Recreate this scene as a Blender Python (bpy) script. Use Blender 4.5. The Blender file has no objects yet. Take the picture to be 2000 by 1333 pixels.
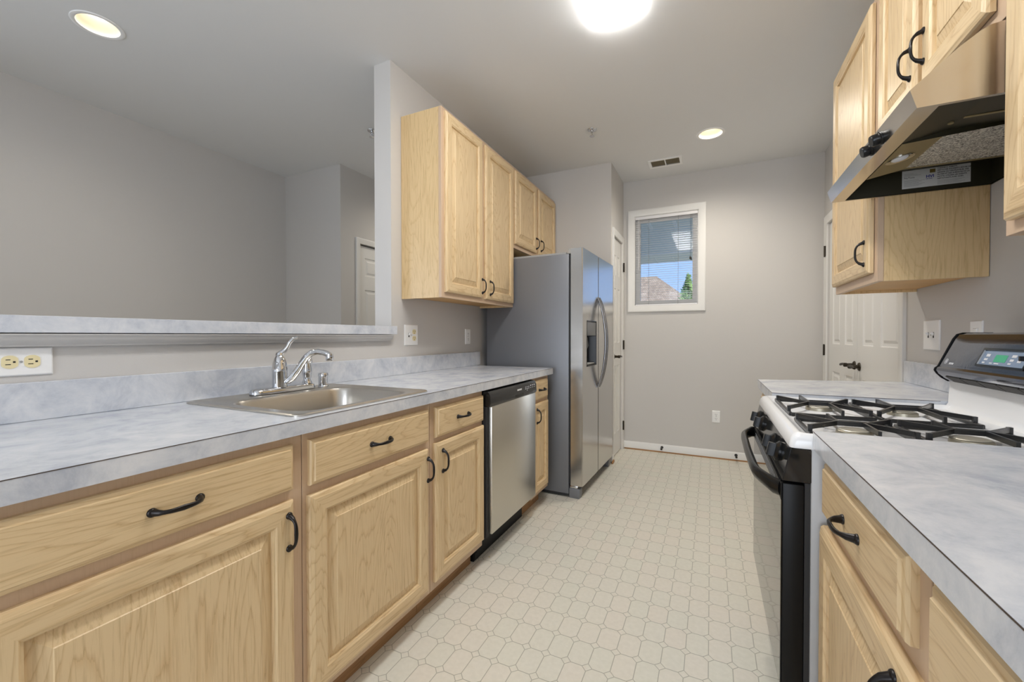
import bpy, bmesh, math, random
from mathutils import Vector, Matrix
random.seed(7)
PI = math.pi
scene = bpy.context.scene
COL = scene.collection

# ------------------------------------------------------------------ camera, world, big lights, exposure
CAM_Z = 1.13
cam_data = bpy.data.cameras.new('camera'); cam = bpy.data.objects.new('camera', cam_data); COL.objects.link(cam)
cam_data.sensor_fit = 'HORIZONTAL'; cam_data.sensor_width = 36.0; cam_data.lens = 36.0*812.8/2000.0
cam_data.clip_start = 0.02; cam_data.clip_end = 200
cam.location = (0, 0, CAM_Z)
cam.rotation_euler = (PI/2-0.0124, 0.0007, 0.4464)
scene.camera = cam

world = bpy.data.worlds.new('sky'); scene.world = world; world.use_nodes = True
wn = world.node_tree; wn.nodes.clear()
w_out = wn.nodes.new('ShaderNodeOutputWorld'); w_bg = wn.nodes.new('ShaderNodeBackground')
w_tc = wn.nodes.new('ShaderNodeTexCoord'); w_sep = wn.nodes.new('ShaderNodeSeparateXYZ'); w_rmp = wn.nodes.new('ShaderNodeValToRGB')
wn.links.new(w_tc.outputs['Generated'], w_sep.inputs[0]); wn.links.new(w_sep.outputs['Z'], w_rmp.inputs[0])
w_rmp.color_ramp.elements[0].position = 0.0; w_rmp.color_ramp.elements[0].color = (0.42, 0.62, 1.0, 1)
w_rmp.color_ramp.elements[1].position = 0.5; w_rmp.color_ramp.elements[1].color = (0.20, 0.42, 0.95, 1)
wn.links.new(w_rmp.outputs[0], w_bg.inputs['Color']); w_bg.inputs['Strength'].default_value = 0.8
wn.links.new(w_bg.outputs[0], w_out.inputs[0])

def area_light(name, loc, direction, sx, sy, power, color):
    l = bpy.data.lights.new(name, 'AREA'); l.shape = 'RECTANGLE'; l.size = sx; l.size_y = sy; l.energy = power; l.color = color
    o = bpy.data.objects.new(name, l); COL.objects.link(o); o.location = loc
    o.rotation_euler = Vector(direction).to_track_quat('-Z', 'Y').to_euler()
    return o
# daylight coming through the glass doors of the room behind the camera, then an added dining fill
area_light('daylight_rear', (-0.25, -2.75, 1.35), (0, 1, 0.30), 1.5, 2.1, 45, (0.90, 0.95, 1.0))
area_light('dining_fill', (-4.05, -1.2, 1.5), (1, 0.25, 0.0), 1.5, 1.7, 26, (0.93, 0.96, 1.0))  # added fill aimed across the dining side at the right wall

sun = bpy.data.lights.new('sun', 'SUN'); sun.energy = 2.6; sun.angle = 0.01; sun.color = (1.0, 0.95, 0.86)
sun_o = bpy.data.objects.new('sun', sun); COL.objects.link(sun_o); sun_o.location = (8, -4, 9); sun_o.rotation_euler = Vector((-0.75, 0.25, -0.62)).to_track_quat('-Z', 'Y').to_euler()

scene.view_settings.view_transform = 'Standard'; scene.view_settings.look = 'None'
scene.view_settings.exposure = 0.58; scene.view_settings.gamma = 1.0; scene.view_settings.use_curve_mapping = False
try:
    scene.cycles.use_denoising = True
    scene.cycles.max_bounces = 10; scene.cycles.diffuse_bounces = 5; scene.cycles.glossy_bounces = 5
    scene.cycles.sample_clamp_indirect = 6.0
    scene.cycles.caustics_reflective = False; scene.cycles.caustics_refractive = False
except Exception:
    pass

# ------------------------------------------------------------------ materials
def mat_new(name):
    m = bpy.data.materials.new(name); m.use_nodes = True
    nt = m.node_tree; b = nt.nodes['Principled BSDF']
    return m, nt, b
def N(nt, t, **kw):
    n = nt.nodes.new(t)
    for k, v in kw.items(): setattr(n, k, v)
    return n
def setc(b, col, rough=0.5, metal=0.0, spec=0.5):
    b.inputs['Base Color'].default_value = (*col, 1); b.inputs['Roughness'].default_value = rough
    b.inputs['Metallic'].default_value = metal; b.inputs['Specular IOR Level'].default_value = spec
def plain(name, col, rough=0.5, metal=0.0, spec=0.5, bump=0.0, bscale=200, vary=0.0):
    m, nt, b = mat_new(name); setc(b, col, rough, metal, spec)
    tc = N(nt, 'ShaderNodeTexCoord')
    if bump:
        n = N(nt, 'ShaderNodeTexNoise'); n.inputs['Scale'].default_value = bscale; n.inputs['Detail'].default_value = 3
        nt.links.new(tc.outputs['Object'], n.inputs['Vector'])
        bp = N(nt, 'ShaderNodeBump'); bp.inputs['Strength'].default_value = bump; bp.inputs['Distance'].default_value = 0.002
        nt.links.new(n.outputs['Fac'], bp.inputs['Height']); nt.links.new(bp.outputs[0], b.inputs['Normal'])
    if vary:
        n = N(nt, 'ShaderNodeTexNoise'); n.inputs['Scale'].default_value = 3.0; n.inputs['Detail'].default_value = 4
        nt.links.new(tc.outputs['Object'], n.inputs['Vector'])
        r = N(nt, 'ShaderNodeValToRGB')
        r.color_ramp.elements[0].color = (*[c*(1-vary) for c in col], 1); r.color_ramp.elements[1].color = (*[min(1, c*(1+vary)) for c in col], 1)
        r.color_ramp.elements[0].position = 0.3; r.color_ramp.elements[1].position = 0.7
        nt.links.new(n.outputs['Fac'], r.inputs[0]); nt.links.new(r.outputs[0], b.inputs['Base Color'])
    return m
def emit(name, col, strength):
    m, nt, b = mat_new(name); setc(b, (0.8, 0.8, 0.8), 0.6)
    b.inputs['Emission Color'].default_value = (*col, 1); b.inputs['Emission Strength'].default_value = strength
    return m

def wood(name, along, light=(0.70, 0.53, 0.31), mid=(0.64, 0.46, 0.25), dark=(0.50, 0.335, 0.175), rough=0.40, fine=0.8):
    """pickled oak: bands run along the given axis"""
    m, nt, b = mat_new(name); L = nt.links
    tc = N(nt, 'ShaderNodeTexCoord'); oi = N(nt, 'ShaderNodeObjectInfo')
    off = N(nt, 'ShaderNodeVectorMath', operation='MULTIPLY'); off.inputs[1].default_value = (17.0, 31.0, 23.0)
    cmb = N(nt, 'ShaderNodeCombineXYZ')
    for k in range(3): L.new(oi.outputs['Random'], cmb.inputs[k])
    L.new(cmb.outputs[0], off.inputs[0])
    add = N(nt, 'ShaderNodeVectorMath', operation='ADD'); L.new(tc.outputs['Object'], add.inputs[0]); L.new(off.outputs[0], add.inputs[1])
    s1 = [1, 1, 1]; s1[along] = 0.045
    mp = N(nt, 'ShaderNodeMapping'); mp.inputs['Scale'].default_value = s1; L.new(add.outputs[0], mp.inputs['Vector'])
    s2 = [1, 1, 1]; s2[along] = 0.16
    mp2 = N(nt, 'ShaderNodeMapping'); mp2.inputs['Scale'].default_value = s2; L.new(add.outputs[0], mp2.inputs['Vector'])
    # broad figure (cathedrals): contour lines of a stretched noise
    n0 = N(nt, 'ShaderNodeTexNoise'); n0.inputs['Scale'].default_value = 5.5; n0.inputs['Detail'].default_value = 1.0; L.new(mp2.outputs[0], n0.inputs['Vector'])
    mul = N(nt, 'ShaderNodeMath', operation='MULTIPLY'); mul.inputs[1].default_value = 30.0; L.new(n0.outputs['Fac'], mul.inputs[0])
    n3 = N(nt, 'ShaderNodeTexNoise'); n3.inputs['Scale'].default_value = 90.0; n3.inputs['Detail'].default_value = 2.0; L.new(mp.outputs[0], n3.inputs['Vector'])
    ad2 = N(nt, 'ShaderNodeMath', operation='ADD'); L.new(mul.outputs[0], ad2.inputs[0]); L.new(n3.outputs['Fac'], ad2.inputs[1])
    fr = N(nt, 'ShaderNodeMath', operation='FRACT'); L.new(ad2.outputs[0], fr.inputs[0])
    # fine streaks
    n1 = N(nt, 'ShaderNodeTexNoise'); n1.inputs['Scale'].default_value = 160.0; n1.inputs['Detail'].default_value = 5.0; n1.inputs['Roughness'].default_value = 0.65; L.new(mp.outputs[0], n1.inputs['Vector'])
    r1 = N(nt, 'ShaderNodeValToRGB'); e = r1.color_ramp.elements
    e[0].position = 0.0; e[0].color = (*mid, 1); e[1].position = 0.22; e[1].color = (*light, 1)
    k = e.new(0.86); k.color = (*light, 1); k = e.new(1.0); k.color = (*[0.45*a+0.55*c for a, c in zip(mid, dark)], 1)
    L.new(fr.outputs[0], r1.inputs[0])
    r2 = N(nt, 'ShaderNodeValToRGB'); e = r2.color_ramp.elements
    e[0].position = 0.33; e[0].color = (0.78, 0.73, 0.66, 1); e[1].position = 0.50; e[1].color = (1, 1, 1, 1)
    L.new(n1.outputs['Fac'], r2.inputs[0])
    mx = N(nt, 'ShaderNodeMix', data_type='RGBA', blend_type='MULTIPLY'); mx.inputs[0].default_value = fine
    L.new(r1.outputs[0], mx.inputs[6]); L.new(r2.outputs[0], mx.inputs[7]); L.new(mx.outputs[2], b.inputs['Base Color'])
    bp = N(nt, 'ShaderNodeBump'); bp.inputs['Strength'].default_value = 0.12; bp.inputs['Distance'].default_value = 0.001
    L.new(n1.outputs['Fac'], bp.inputs['Height']); L.new(bp.outputs[0], b.inputs['Normal'])
    b.inputs['Roughness'].default_value = rough; b.inputs['Specular IOR Level'].default_value = 0.5
    return m

def laminate(name):
    m, nt, b = mat_new(name); L = nt.links; tc = N(nt, 'ShaderNodeTexCoord')
    n = N(nt, 'ShaderNodeTexNoise'); n.inputs['Scale'].default_value = 9.0; n.inputs['Detail'].default_value = 10; n.inputs['Roughness'].default_value = 0.72; n.inputs['Distortion'].default_value = 0.35
    L.new(tc.outputs['Object'], n.inputs['Vector'])
    r = N(nt, 'ShaderNodeValToRGB'); e = r.color_ramp.elements
    e[0].position = 0.34; e[0].color = (0.44, 0.47, 0.535, 1); e[1].position = 0.64; e[1].color = (0.69, 0.70, 0.725, 1)
    k = e.new(0.48); k.color = (0.575, 0.60, 0.645, 1)
    L.new(n.outputs['Fac'], r.inputs[0]); L.new(r.outputs[0], b.inputs['Base Color'])
    b.inputs['Roughness'].default_value = 0.22; b.inputs['Specular IOR Level'].default_value = 0.5
    return m

def vinyl(name):
    """cream sheet vinyl: octagons 74 x 111 mm with small diamonds at the corners"""
    m, nt, b = mat_new(name); L = nt.links; tc = N(nt, 'ShaderNodeTexCoord'); sp = N(nt, 'ShaderNodeSeparateXYZ')
    L.new(tc.outputs['Object'], sp.inputs[0])
    def M(op, a, c=None):
        n = N(nt, 'ShaderNodeMath', operation=op)
        for i, v in ((0, a), (1, c)):
            if v is None: continue
            if isinstance(v, (int, float)): n.inputs[i].default_value = v
            else: L.new(v, n.inputs[i])
        return n.outputs[0]
    px, py, x0, y0, a, w = 0.0746, 0.1113, -0.7495, 1.264, 0.0175, 0.0014
    ix = M('ADD', M('DIVIDE', M('SUBTRACT', sp.outputs['X'], x0), px), 200.5); iy = M('ADD', M('DIVIDE', M('SUBTRACT', sp.outputs['Y'], y0), py), 200.5)
    dx = M('ABSOLUTE', M('MULTIPLY', M('SUBTRACT', M('FRACT', ix), 0.5), px)); dy = M('ABSOLUTE', M('MULTIPLY', M('SUBTRACT', M('FRACT', iy), 0.5), py))
    s = M('ADD', dx, dy)
    dia = M('LESS_THAN', M('ABSOLUTE', M('SUBTRACT', s, a)), w*1.3)
    lin = M('MULTIPLY', M('LESS_THAN', M('MINIMUM', dx, dy), w), M('GREATER_THAN', s, a))
    grout = M('MAXIMUM', dia, lin)
    # one slight tint per octagon
    cx = M('FLOOR', M('ADD', ix, 0.5)); cy = M('FLOOR', M('ADD', iy, 0.5)); cb = N(nt, 'ShaderNodeCombineXYZ'); L.new(cx, cb.inputs[0]); L.new(cy, cb.inputs[1])
    wnz = N(nt, 'ShaderNodeTexWhiteNoise', noise_dimensions='2D'); L.new(cb.outputs[0], wnz.inputs['Vector'])
    r = N(nt, 'ShaderNodeValToRGB'); e = r.color_ramp.elements
    e[0].color = (0.715, 0.70, 0.61, 1); e[1].color = (0.74, 0.695, 0.61, 1); k = e.new(0.5); k.color = (0.73, 0.70, 0.615, 1)
    L.new(wnz.outputs['Value'], r.inputs[0])
    n = N(nt, 'ShaderNodeTexNoise'); n.inputs['Scale'].default_value = 60; n.inputs['Detail'].default_value = 6; L.new(tc.outputs['Object'], n.inputs['Vector'])
    r2 = N(nt, 'ShaderNodeValToRGB'); r2.color_ramp.elements[0].position = 0.3; r2.color_ramp.elements[0].color = (0.93, 0.93, 0.92, 1); r2.color_ramp.elements[1].position = 0.7
    L.new(n.outputs['Fac'], r2.inputs[0])
    mx = N(nt, 'ShaderNodeMix', data_type='RGBA', blend_type='MULTIPLY'); mx.inputs[0].default_value = 1.0; L.new(r.outputs[0], mx.inputs[6]); L.new(r2.outputs[0], mx.inputs[7])
    # a few yellow and dark specks of wear
    vo = N(nt, 'ShaderNodeTexVoronoi'); vo.inputs['Scale'].default_value = 4.2; L.new(tc.outputs['Object'], vo.inputs['Vector'])
    sv = N(nt, 'ShaderNodeSeparateColor'); L.new(vo.outputs['Color'], sv.inputs[0])
    spk = M('MULTIPLY', M('LESS_THAN', vo.outputs['Distance'], 0.028), M('GREATER_THAN', sv.outputs['Red'], 0.62))
    mx2 = N(nt, 'ShaderNodeMix', data_type='RGBA'); L.new(M('MULTIPLY', spk, 0.75), mx2.inputs[0]); L.new(mx.outputs[2], mx2.inputs[6]); mx2.inputs[7].default_value = (0.52, 0.40, 0.10, 1)
    mx3 = N(nt, 'ShaderNodeMix', data_type='RGBA'); L.new(grout, mx3.inputs[0]); L.new(mx2.outputs[2], mx3.inputs[6]); mx3.inputs[7].default_value = (0.40, 0.39, 0.325, 1)
    L.new(mx3.outputs[2], b.inputs['Base Color']); b.inputs['Roughness'].default_value = 0.33; b.inputs['Specular IOR Level'].default_value = 0.45
    bp = N(nt, 'ShaderNodeBump'); bp.inputs['Strength'].default_value = 0.25; bp.inputs['Distance'].default_value = 0.0006; bp.invert = True
    L.new(grout, bp.inputs['Height']); L.new(bp.outputs[0], b.inputs['Normal'])
    return m

def brushed(name, col, along, rough=0.28, amount=0.1):
    m, nt, b = mat_new(name); L = nt.links; setc(b, col, rough, 1.0)
    tc = N(nt, 'ShaderNodeTexCoord'); mp = N(nt, 'ShaderNodeMapping'); s = [260, 260, 260]; s[along] = 3; mp.inputs['Scale'].default_value = s
    L.new(tc.outputs['Object'], mp.inputs['Vector'])
    n = N(nt, 'ShaderNodeTexNoise'); n.inputs['Scale'].default_value = 1.0; n.inputs['Detail'].default_value = 3; L.new(mp.outputs[0], n.inputs['Vector'])
    mr = N(nt, 'ShaderNodeMapRange'); mr.inputs['To Min'].default_value = rough-amount/2; mr.inputs['To Max'].default_value = rough+amount/2; L.new(n.outputs['Fac'], mr.inputs['Value']); L.new(mr.outputs[0], b.inputs['Roughness'])
    bp = N(nt, 'ShaderNodeBump'); bp.inputs['Strength'].default_value = 0.04; bp.inputs['Distance'].default_value = 0.0006; L.new(n.outputs['Fac'], bp.inputs['Height']); L.new(bp.outputs[0], b.inputs['Normal'])
    return m

MT = {}
MT['wall'] = plain('greige_wall_paint', (0.575, 0.555, 0.53), 0.62, bump=0.08, bscale=350)
MT['ceiling'] = plain('greige_ceiling_paint', (0.74, 0.74, 0.735), 0.8, bump=0.08, bscale=300)
MT['white'] = plain('white_trim_paint', (0.74, 0.73, 0.705), 0.4)
MT['plate'] = plain('white_plastic', (0.86, 0.855, 0.84), 0.3)
MT['ivory'] = plain('ivory_plastic', (0.80, 0.70, 0.42), 0.35)
MT['slot'] = plain('dark_slot', (0.02, 0.018, 0.015), 0.6)
MT['floor'] = vinyl('cream_octagon_vinyl')
MT['wood_v'] = wood('pickled_oak_upright', 2)
MT['wood_h'] = wood('pickled_oak_lengthways', 1)
MT['wood_x'] = wood('pickled_oak_crossways', 0)
MT['veneer'] = wood('oak_veneer_side', 2, light=(0.70, 0.505, 0.265), mid=(0.66, 0.465, 0.235), dark=(0.57, 0.385, 0.185), rough=0.34)
MT['underside'] = plain('oak_cabinet_underside', (0.62, 0.36, 0.13), 0.5, vary=0.08)
MT['frame_wood'] = wood('pickled_oak_frame', 2, light=(0.58, 0.42, 0.285), mid=(0.575, 0.415, 0.28), dark=(0.54, 0.385, 0.25), fine=0.25)
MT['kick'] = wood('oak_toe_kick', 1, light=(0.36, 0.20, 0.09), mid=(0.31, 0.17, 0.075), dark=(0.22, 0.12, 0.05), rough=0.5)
MT['laminate'] = laminate('grey_marbled_laminate')
MT['seam'] = plain('laminate_edge_line', (0.055, 0.035, 0.025), 0.5)
MT['bronze'] = plain('oil_rubbed_bronze', (0.022, 0.019, 0.018), 0.32, 0.65)
MT['hinge'] = plain('dark_bronze_hinge', (0.05, 0.04, 0.028), 0.4, 0.7)
MT['ss_z'] = brushed('stainless_upright', (0.60, 0.585, 0.56), 1, 0.20, 0.08)
MT['ss_y'] = brushed('stainless_hood', (0.66, 0.63, 0.59), 1, 0.19, 0.08)
MT['ss_dw'] = brushed('stainless_dishwasher', (0.60, 0.57, 0.51), 2, 0.30, 0.1)
MT['ss_sink'] = brushed('stainless_sink', (0.56, 0.53, 0.48), 1, 0.30, 0.1)
MT['chrome'] = plain('chrome', (0.66, 0.67, 0.69), 0.05, 1.0)
MT['handle_steel'] = brushed('dark_handle_steel', (0.30, 0.30, 0.31), 2, 0.22, 0.08)
MT['fridge_side'] = plain('grey_textured_steel', (0.185, 0.19, 0.205), 0.36, 0.35, bump=0.25, bscale=420)
MT['gasket'] = plain('black_gasket', (0.015, 0.015, 0.016), 0.6)
MT['grey_plastic'] = plain('grey_plastic', (0.17, 0.175, 0.185), 0.4)
MT['hinge_cover'] = plain('mid_grey_plastic', (0.34, 0.34, 0.33), 0.5)
MT['black_gloss'] = plain('black_enamel', (0.010, 0.010, 0.010), 0.10)
MT['black_glass'] = plain('black_oven_glass', (0.012, 0.012, 0.012), 0.04, 0.0, 0.9)
MT['black_plastic'] = plain('black_plastic', (0.007, 0.007, 0.007), 0.25, 0.0, 0.3)
MT['black_satin'] = plain('black_satin', (0.007, 0.007, 0.007), 0.38, 0.0, 0.18)
MT['iron'] = plain('black_enamelled_iron', (0.018, 0.018, 0.018), 0.30, bump=0.1, bscale=300)
MT['enamel'] = plain('white_enamel', (0.80, 0.80, 0.80), 0.14)
MT['stove_side'] = plain('grey_stove_side', (0.42, 0.42, 0.42), 0.35)
MT['burner'] = plain('burner_head', (0.50, 0.46, 0.36), 0.4, 0.8)
MT['burner_cap'] = plain('burner_cap', (0.62, 0.59, 0.50), 0.35, 0.6)
MT['dark_steel'] = plain('black_stainless', (0.145, 0.16, 0.20), 0.11, 1.0, bump=0.05, bscale=120)
MT['pan'] = plain('dark_hood_pan', (0.034, 0.030, 0.016), 0.4, 0.2)
MT['lamp_panel'] = plain('hood_lamp_panel', (0.30, 0.245, 0.13), 0.38, 0.5)
MT['mark'] = plain('pale_marking', (0.72, 0.73, 0.75), 0.5)
MT['ink'] = plain('black_ink', (0.02, 0.02, 0.022), 0.6)
MT['blue_ink'] = plain('blue_ink', (0.03, 0.03, 0.22), 0.6)
MT['gold'] = plain('gold_stamp', (0.16, 0.11, 0.02), 0.5)
MT['paper'] = plain('white_sticker', (0.62, 0.62, 0.60), 0.6)
MT['display'] = plain('green_display', (0.05, 0.42, 0.22), 0.3)
MT['display_panel'] = plain('blue_grey_overlay', (0.22, 0.29, 0.40), 0.25)
MT['red'] = plain('red_lens', (0.45, 0.01, 0.04), 0.2)
MT['baffle'] = plain('cream_baffle', (0.80, 0.76, 0.64), 0.5)
MT['lens_warm'] = emit('warm_lamp_lens', (1.0, 0.90, 0.70), 2.6)
MT['lens_cool'] = emit('diffuser_lens', (1.0, 0.985, 0.965), 16.5)
MT['shoe'] = plain('bare_wood_strip', (0.34, 0.17, 0.06), 0.5, vary=0.2)
MT['blind'] = plain('white_blind_slats', (0.78, 0.77, 0.78), 0.45)
MT['cord'] = plain('blind_cord', (0.30, 0.30, 0.28), 0.7)
MT['vent_dark'] = plain('dark_duct', (0.10, 0.085, 0.05), 0.7)  # even dark brown for the back of the duct
MT['louvre'] = plain('tan_louvre', (0.34, 0.29, 0.19), 0.5)
MT['soffit'] = plain('porch_soffit', (0.74, 0.77, 0.74), 0.6)
MT['soffit_line'] = plain('soffit_batten', (0.86, 0.87, 0.86), 0.6)
MT['siding'] = plain('pale_siding', (0.60, 0.58, 0.54), 0.7)
MT['bark'] = plain('bark', (0.12, 0.08, 0.05), 0.9)
MT['leaf'] = plain('leaf', (0.30, 0.46, 0.14), 0.6, vary=0.4)
MT['ground'] = plain('outdoor_ground', (0.36, 0.37, 0.28), 0.9, vary=0.2)

def mesh_filter():
    m, nt, b = mat_new('aluminium_mesh'); L = nt.links; tc = N(nt, 'ShaderNodeTexCoord')
    v = N(nt, 'ShaderNodeTexVoronoi'); v.inputs['Scale'].default_value = 330; L.new(tc.outputs['Object'], v.inputs['Vector'])
    r = N(nt, 'ShaderNodeValToRGB'); e = r.color_ramp.elements; e[0].color = (0.10, 0.095, 0.085, 1); e[1].color = (0.80, 0.78, 0.72, 1); e[1].position = 0.8
    s = N(nt, 'ShaderNodeSeparateColor'); L.new(v.outputs['Color'], s.inputs[0]); L.new(s.outputs['Red'], r.inputs[0]); L.new(r.outputs[0], b.inputs['Base Color'])
    b.inputs['Metallic'].default_value = 0.6; b.inputs['Roughness'].default_value = 0.4
    bp = N(nt, 'ShaderNodeBump'); bp.inputs['Strength'].default_value = 0.8; bp.inputs['Distance'].default_value = 0.002; L.new(v.outputs['Distance'], bp.inputs['Height']); L.new(bp.outputs[0], b.inputs['Normal'])
    return m
MT['filter'] = mesh_filter()
def shingles():
    m, nt, b = mat_new('brown_shingles'); L = nt.links; tc = N(nt, 'ShaderNodeTexCoord')
    mp = N(nt, 'ShaderNodeMapping'); mp.inputs['Rotation'].default_value = (PI/2, 0, 0); L.new(tc.outputs['Object'], mp.inputs['Vector'])
    br = N(nt, 'ShaderNodeTexBrick'); br.inputs['Scale'].default_value = 7.0; br.inputs['Color1'].default_value = (0.70, 0.52, 0.35, 1); br.inputs['Color2'].default_value = (0.44, 0.31, 0.20, 1); br.inputs['Mortar'].default_value = (0.20, 0.15, 0.11, 1)
    br.inputs['Row Height'].default_value = 0.35; br.inputs['Mortar Size'].default_value = 0.025
    L.new(mp.outputs[0], br.inputs['Vector']); L.new(br.outputs[0], b.inputs['Base Color']); b.inputs['Roughness'].default_value = 0.9
    return m
MT['shingle'] = shingles()
def pane_mat():
    m, nt, b = mat_new('window_glass'); L = nt.links; out = nt.nodes['Material Output']
    t = N(nt, 'ShaderNodeBsdfTransparent'); g = N(nt, 'ShaderNodeBsdfGlossy'); g.inputs['Roughness'].default_value = 0.02
    f = N(nt, 'ShaderNodeFresnel'); f.inputs['IOR'].default_value = 1.28; mx = N(nt, 'ShaderNodeMixShader')
    L.new(f.outputs[0], mx.inputs[0]); L.new(t.outputs[0], mx.inputs[1]); L.new(g.outputs[0], mx.inputs[2]); L.new(mx.outputs[0], out.inputs[0])
    return m
MT['glass'] = pane_mat()

# ------------------------------------------------------------------ mesh helpers
def nb(): return bmesh.new()
def bx(bm, x0, x1, y0, y1, z0, z1, bev=0.0, seg=2, mi=0):
    t = bmesh.new(); bmesh.ops.create_cube(t, size=1.0)
    for v in t.verts: v.co = Vector(((x0+x1)/2+v.co.x*(x1-x0), (y0+y1)/2+v.co.y*(y1-y0), (z0+z1)/2+v.co.z*(z1-z0)))
    if bev: bmesh.ops.bevel(t, geom=list(t.edges), offset=bev, segments=seg, affect='EDGES', profile=0.5)
    for f in t.faces: f.material_index = mi; f.smooth = False
    me = bpy.data.meshes.new('tmp'); t.to_mesh(me); t.free(); bm.from_mesh(me); bpy.data.meshes.remove(me)
def faces_from(bm, rings, closed=True, mi=0, smooth=False):
    """bridge a list of equal-length rings of points"""
    vs = [[bm.verts.new(p) for p in r] for r in rings]
    n = len(vs[0]); fs = []
    for a, c in zip(vs, vs[1:]):
        for i in range(n if closed else n-1):
            j = (i+1) % n
            try:
                f = bm.faces.new((a[i], a[j], c[j], c[i])); f.material_index = mi; f.smooth = smooth; fs.append(f)
            except ValueError: pass
    return vs
def cap(bm, ring, mi=0, smooth=False):
    f = bm.faces.new(ring); f.material_index = mi; f.smooth = smooth; return f
def tube(bm, pts, rad, seg=12, mi=0, flat=None, up=None):
    """swept tube; rad a number or list; flat = list of (a, b) radii pairs along (side, up)"""
    P = [Vector(p) for p in pts]; n = len(P); rings = []
    prev = None
    for i, p in enumerate(P):
        t = (P[min(i+1, n-1)]-P[max(i-1, 0)]).normalized()
        if prev is None:
            u = Vector(up) if up else (Vector((0, 0, 1)) if abs(t.z) < 0.9 else Vector((1, 0, 0)))
        else: u = prev
        u = (u-t*u.dot(t)).normalized(); prev = u; s = t.cross(u)
        r = rad[i] if isinstance(rad, (list, tuple)) else rad
        ra, rb = (flat[i] if flat else (r, r))
        rings.append([p+s*(ra*math.cos(2*PI*k/seg))+u*(rb*math.sin(2*PI*k/seg)) for k in range(seg)])
    vs = faces_from(bm, rings, True, mi, True); cap(bm, vs[0], mi); cap(bm, vs[-1], mi)
def lathe(bm, prof, origin, axis=(0, 0, 1), seg=24, mi=0, caps=True):
    q = Vector((0, 0, 1)).rotation_difference(Vector(axis)); o = Vector(origin)
    rings = [[o+q @ Vector((max(r, 1e-5)*math.cos(2*PI*k/seg), max(r, 1e-5)*math.sin(2*PI*k/seg), h)) for k in range(seg)] for r, h in prof]
    vs = faces_from(bm, rings, True, mi, True)
    if caps: cap(bm, vs[0], mi); cap(bm, vs[-1], mi)
def prism(bm, poly, axis, a0, a1, mi=0):
    """extrude a 2D polygon along an axis (0: poly is (y,z); 1: poly is (x,z); 2: poly is (x,y))"""
    def mk(p, a): return {0: (a, p[0], p[1]), 1: (p[0], a, p[1]), 2: (p[0], p[1], a)}[axis]
    vs = faces_from(bm, [[mk(p, a0) for p in poly], [mk(p, a1) for p in poly]], True, mi); cap(bm, vs[0], mi); cap(bm, vs[1], mi)
def smooth_by_angle(me, deg=35):
    b2 = bmesh.new(); b2.from_mesh(me)
    for f in b2.faces: f.smooth = True
    for e in b2.edges:
        if len(e.link_faces) == 2:
            try: ang = e.calc_face_angle()
            except ValueError: ang = 0
            e.smooth = ang < math.radians(deg)
    b2.to_mesh(me); b2.free()
def world_of(parent):
    v = Vector((0, 0, 0)); p = parent
    while p is not None: v += p.location; p = p.parent
    return v
def obj(name, bm, mats, parent=None, smooth=True, recalc=True, angle=35):
    if recalc: bmesh.ops.recalc_face_normals(bm, faces=list(bm.faces))
    me = bpy.data.meshes.new(name); bm.to_mesh(me); bm.free()
    off = world_of(parent)
    if off.length > 0: me.transform(Matrix.Translation(-off))
    if smooth: smooth_by_angle(me, angle)
    for m in (mats if isinstance(mats, (list, tuple)) else [mats]): me.materials.append(MT[m] if isinstance(m, str) else m)
    o = bpy.data.objects.new(name, me); COL.objects.link(o); o.parent = parent
    return o
def tag(o, label, cat, group=None):
    o['label'] = label; o['category'] = cat
    if group: o['group'] = group
    return o
def thing(name, label, cat, loc, group=None, rotz=0):
    o = bpy.data.objects.new(name, None); COL.objects.link(o); o.location = loc; o.rotation_euler = (0, 0, rotz); o.empty_display_size = 0.1
    return tag(o, label, cat, group)
def struct(name, bm, mats, parent=None, **k):
    o = obj(name, bm, mats, parent, **k)
    if parent is None: o['kind'] = 'structure'
    return o
def slab(bm, axis, a0, a1, us, vs, holes, mi=0):
    """flat wall between a0 and a1 on an axis, extents us/vs in the other two, with rectangular holes (u0,u1,v0,v1)"""
    U = sorted(set([us[0], us[1]]+[h[k] for h in holes for k in (0, 1)])); V = sorted(set([vs[0], vs[1]]+[h[k] for h in holes for k in (2, 3)]))
    U = [u for u in U if us[0] <= u <= us[1]]; V = [v for v in V if vs[0] <= v <= vs[1]]
    solid = {}
    for i in range(len(U)-1):
        for j in range(len(V)-1):
            cu, cv = (U[i]+U[i+1])/2, (V[j]+V[j+1])/2
            solid[i, j] = not any(h[0] < cu < h[1] and h[2] < cv < h[3] for h in holes)
    def pt(a, u, v): return {0: (a, u, v), 1: (u, a, v), 2: (u, v, a)}[axis]
    cache = {}
    def V_(a, i, j):
        if (a, i, j) not in cache: cache[a, i, j] = bm.verts.new(pt(a, U[i], V[j]))
        return cache[a, i, j]
    for (i, j), s in solid.items():
        if not s: continue
        for a in (a0, a1): bm.faces.new((V_(a, i, j), V_(a, i+1, j), V_(a, i+1, j+1), V_(a, i, j+1))).material_index = mi
        for (di, dj, p, q) in ((-1, 0, (i, j), (i, j+1)), (1, 0, (i+1, j), (i+1, j+1)), (0, -1, (i, j), (i+1, j)), (0, 1, (i, j+1), (i+1, j+1))):
            if not solid.get((i+di, j+dj), False):
                bm.faces.new((V_(a0, *p), V_(a0, *q), V_(a1, *q), V_(a1, *p))).material_index = mi
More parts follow.
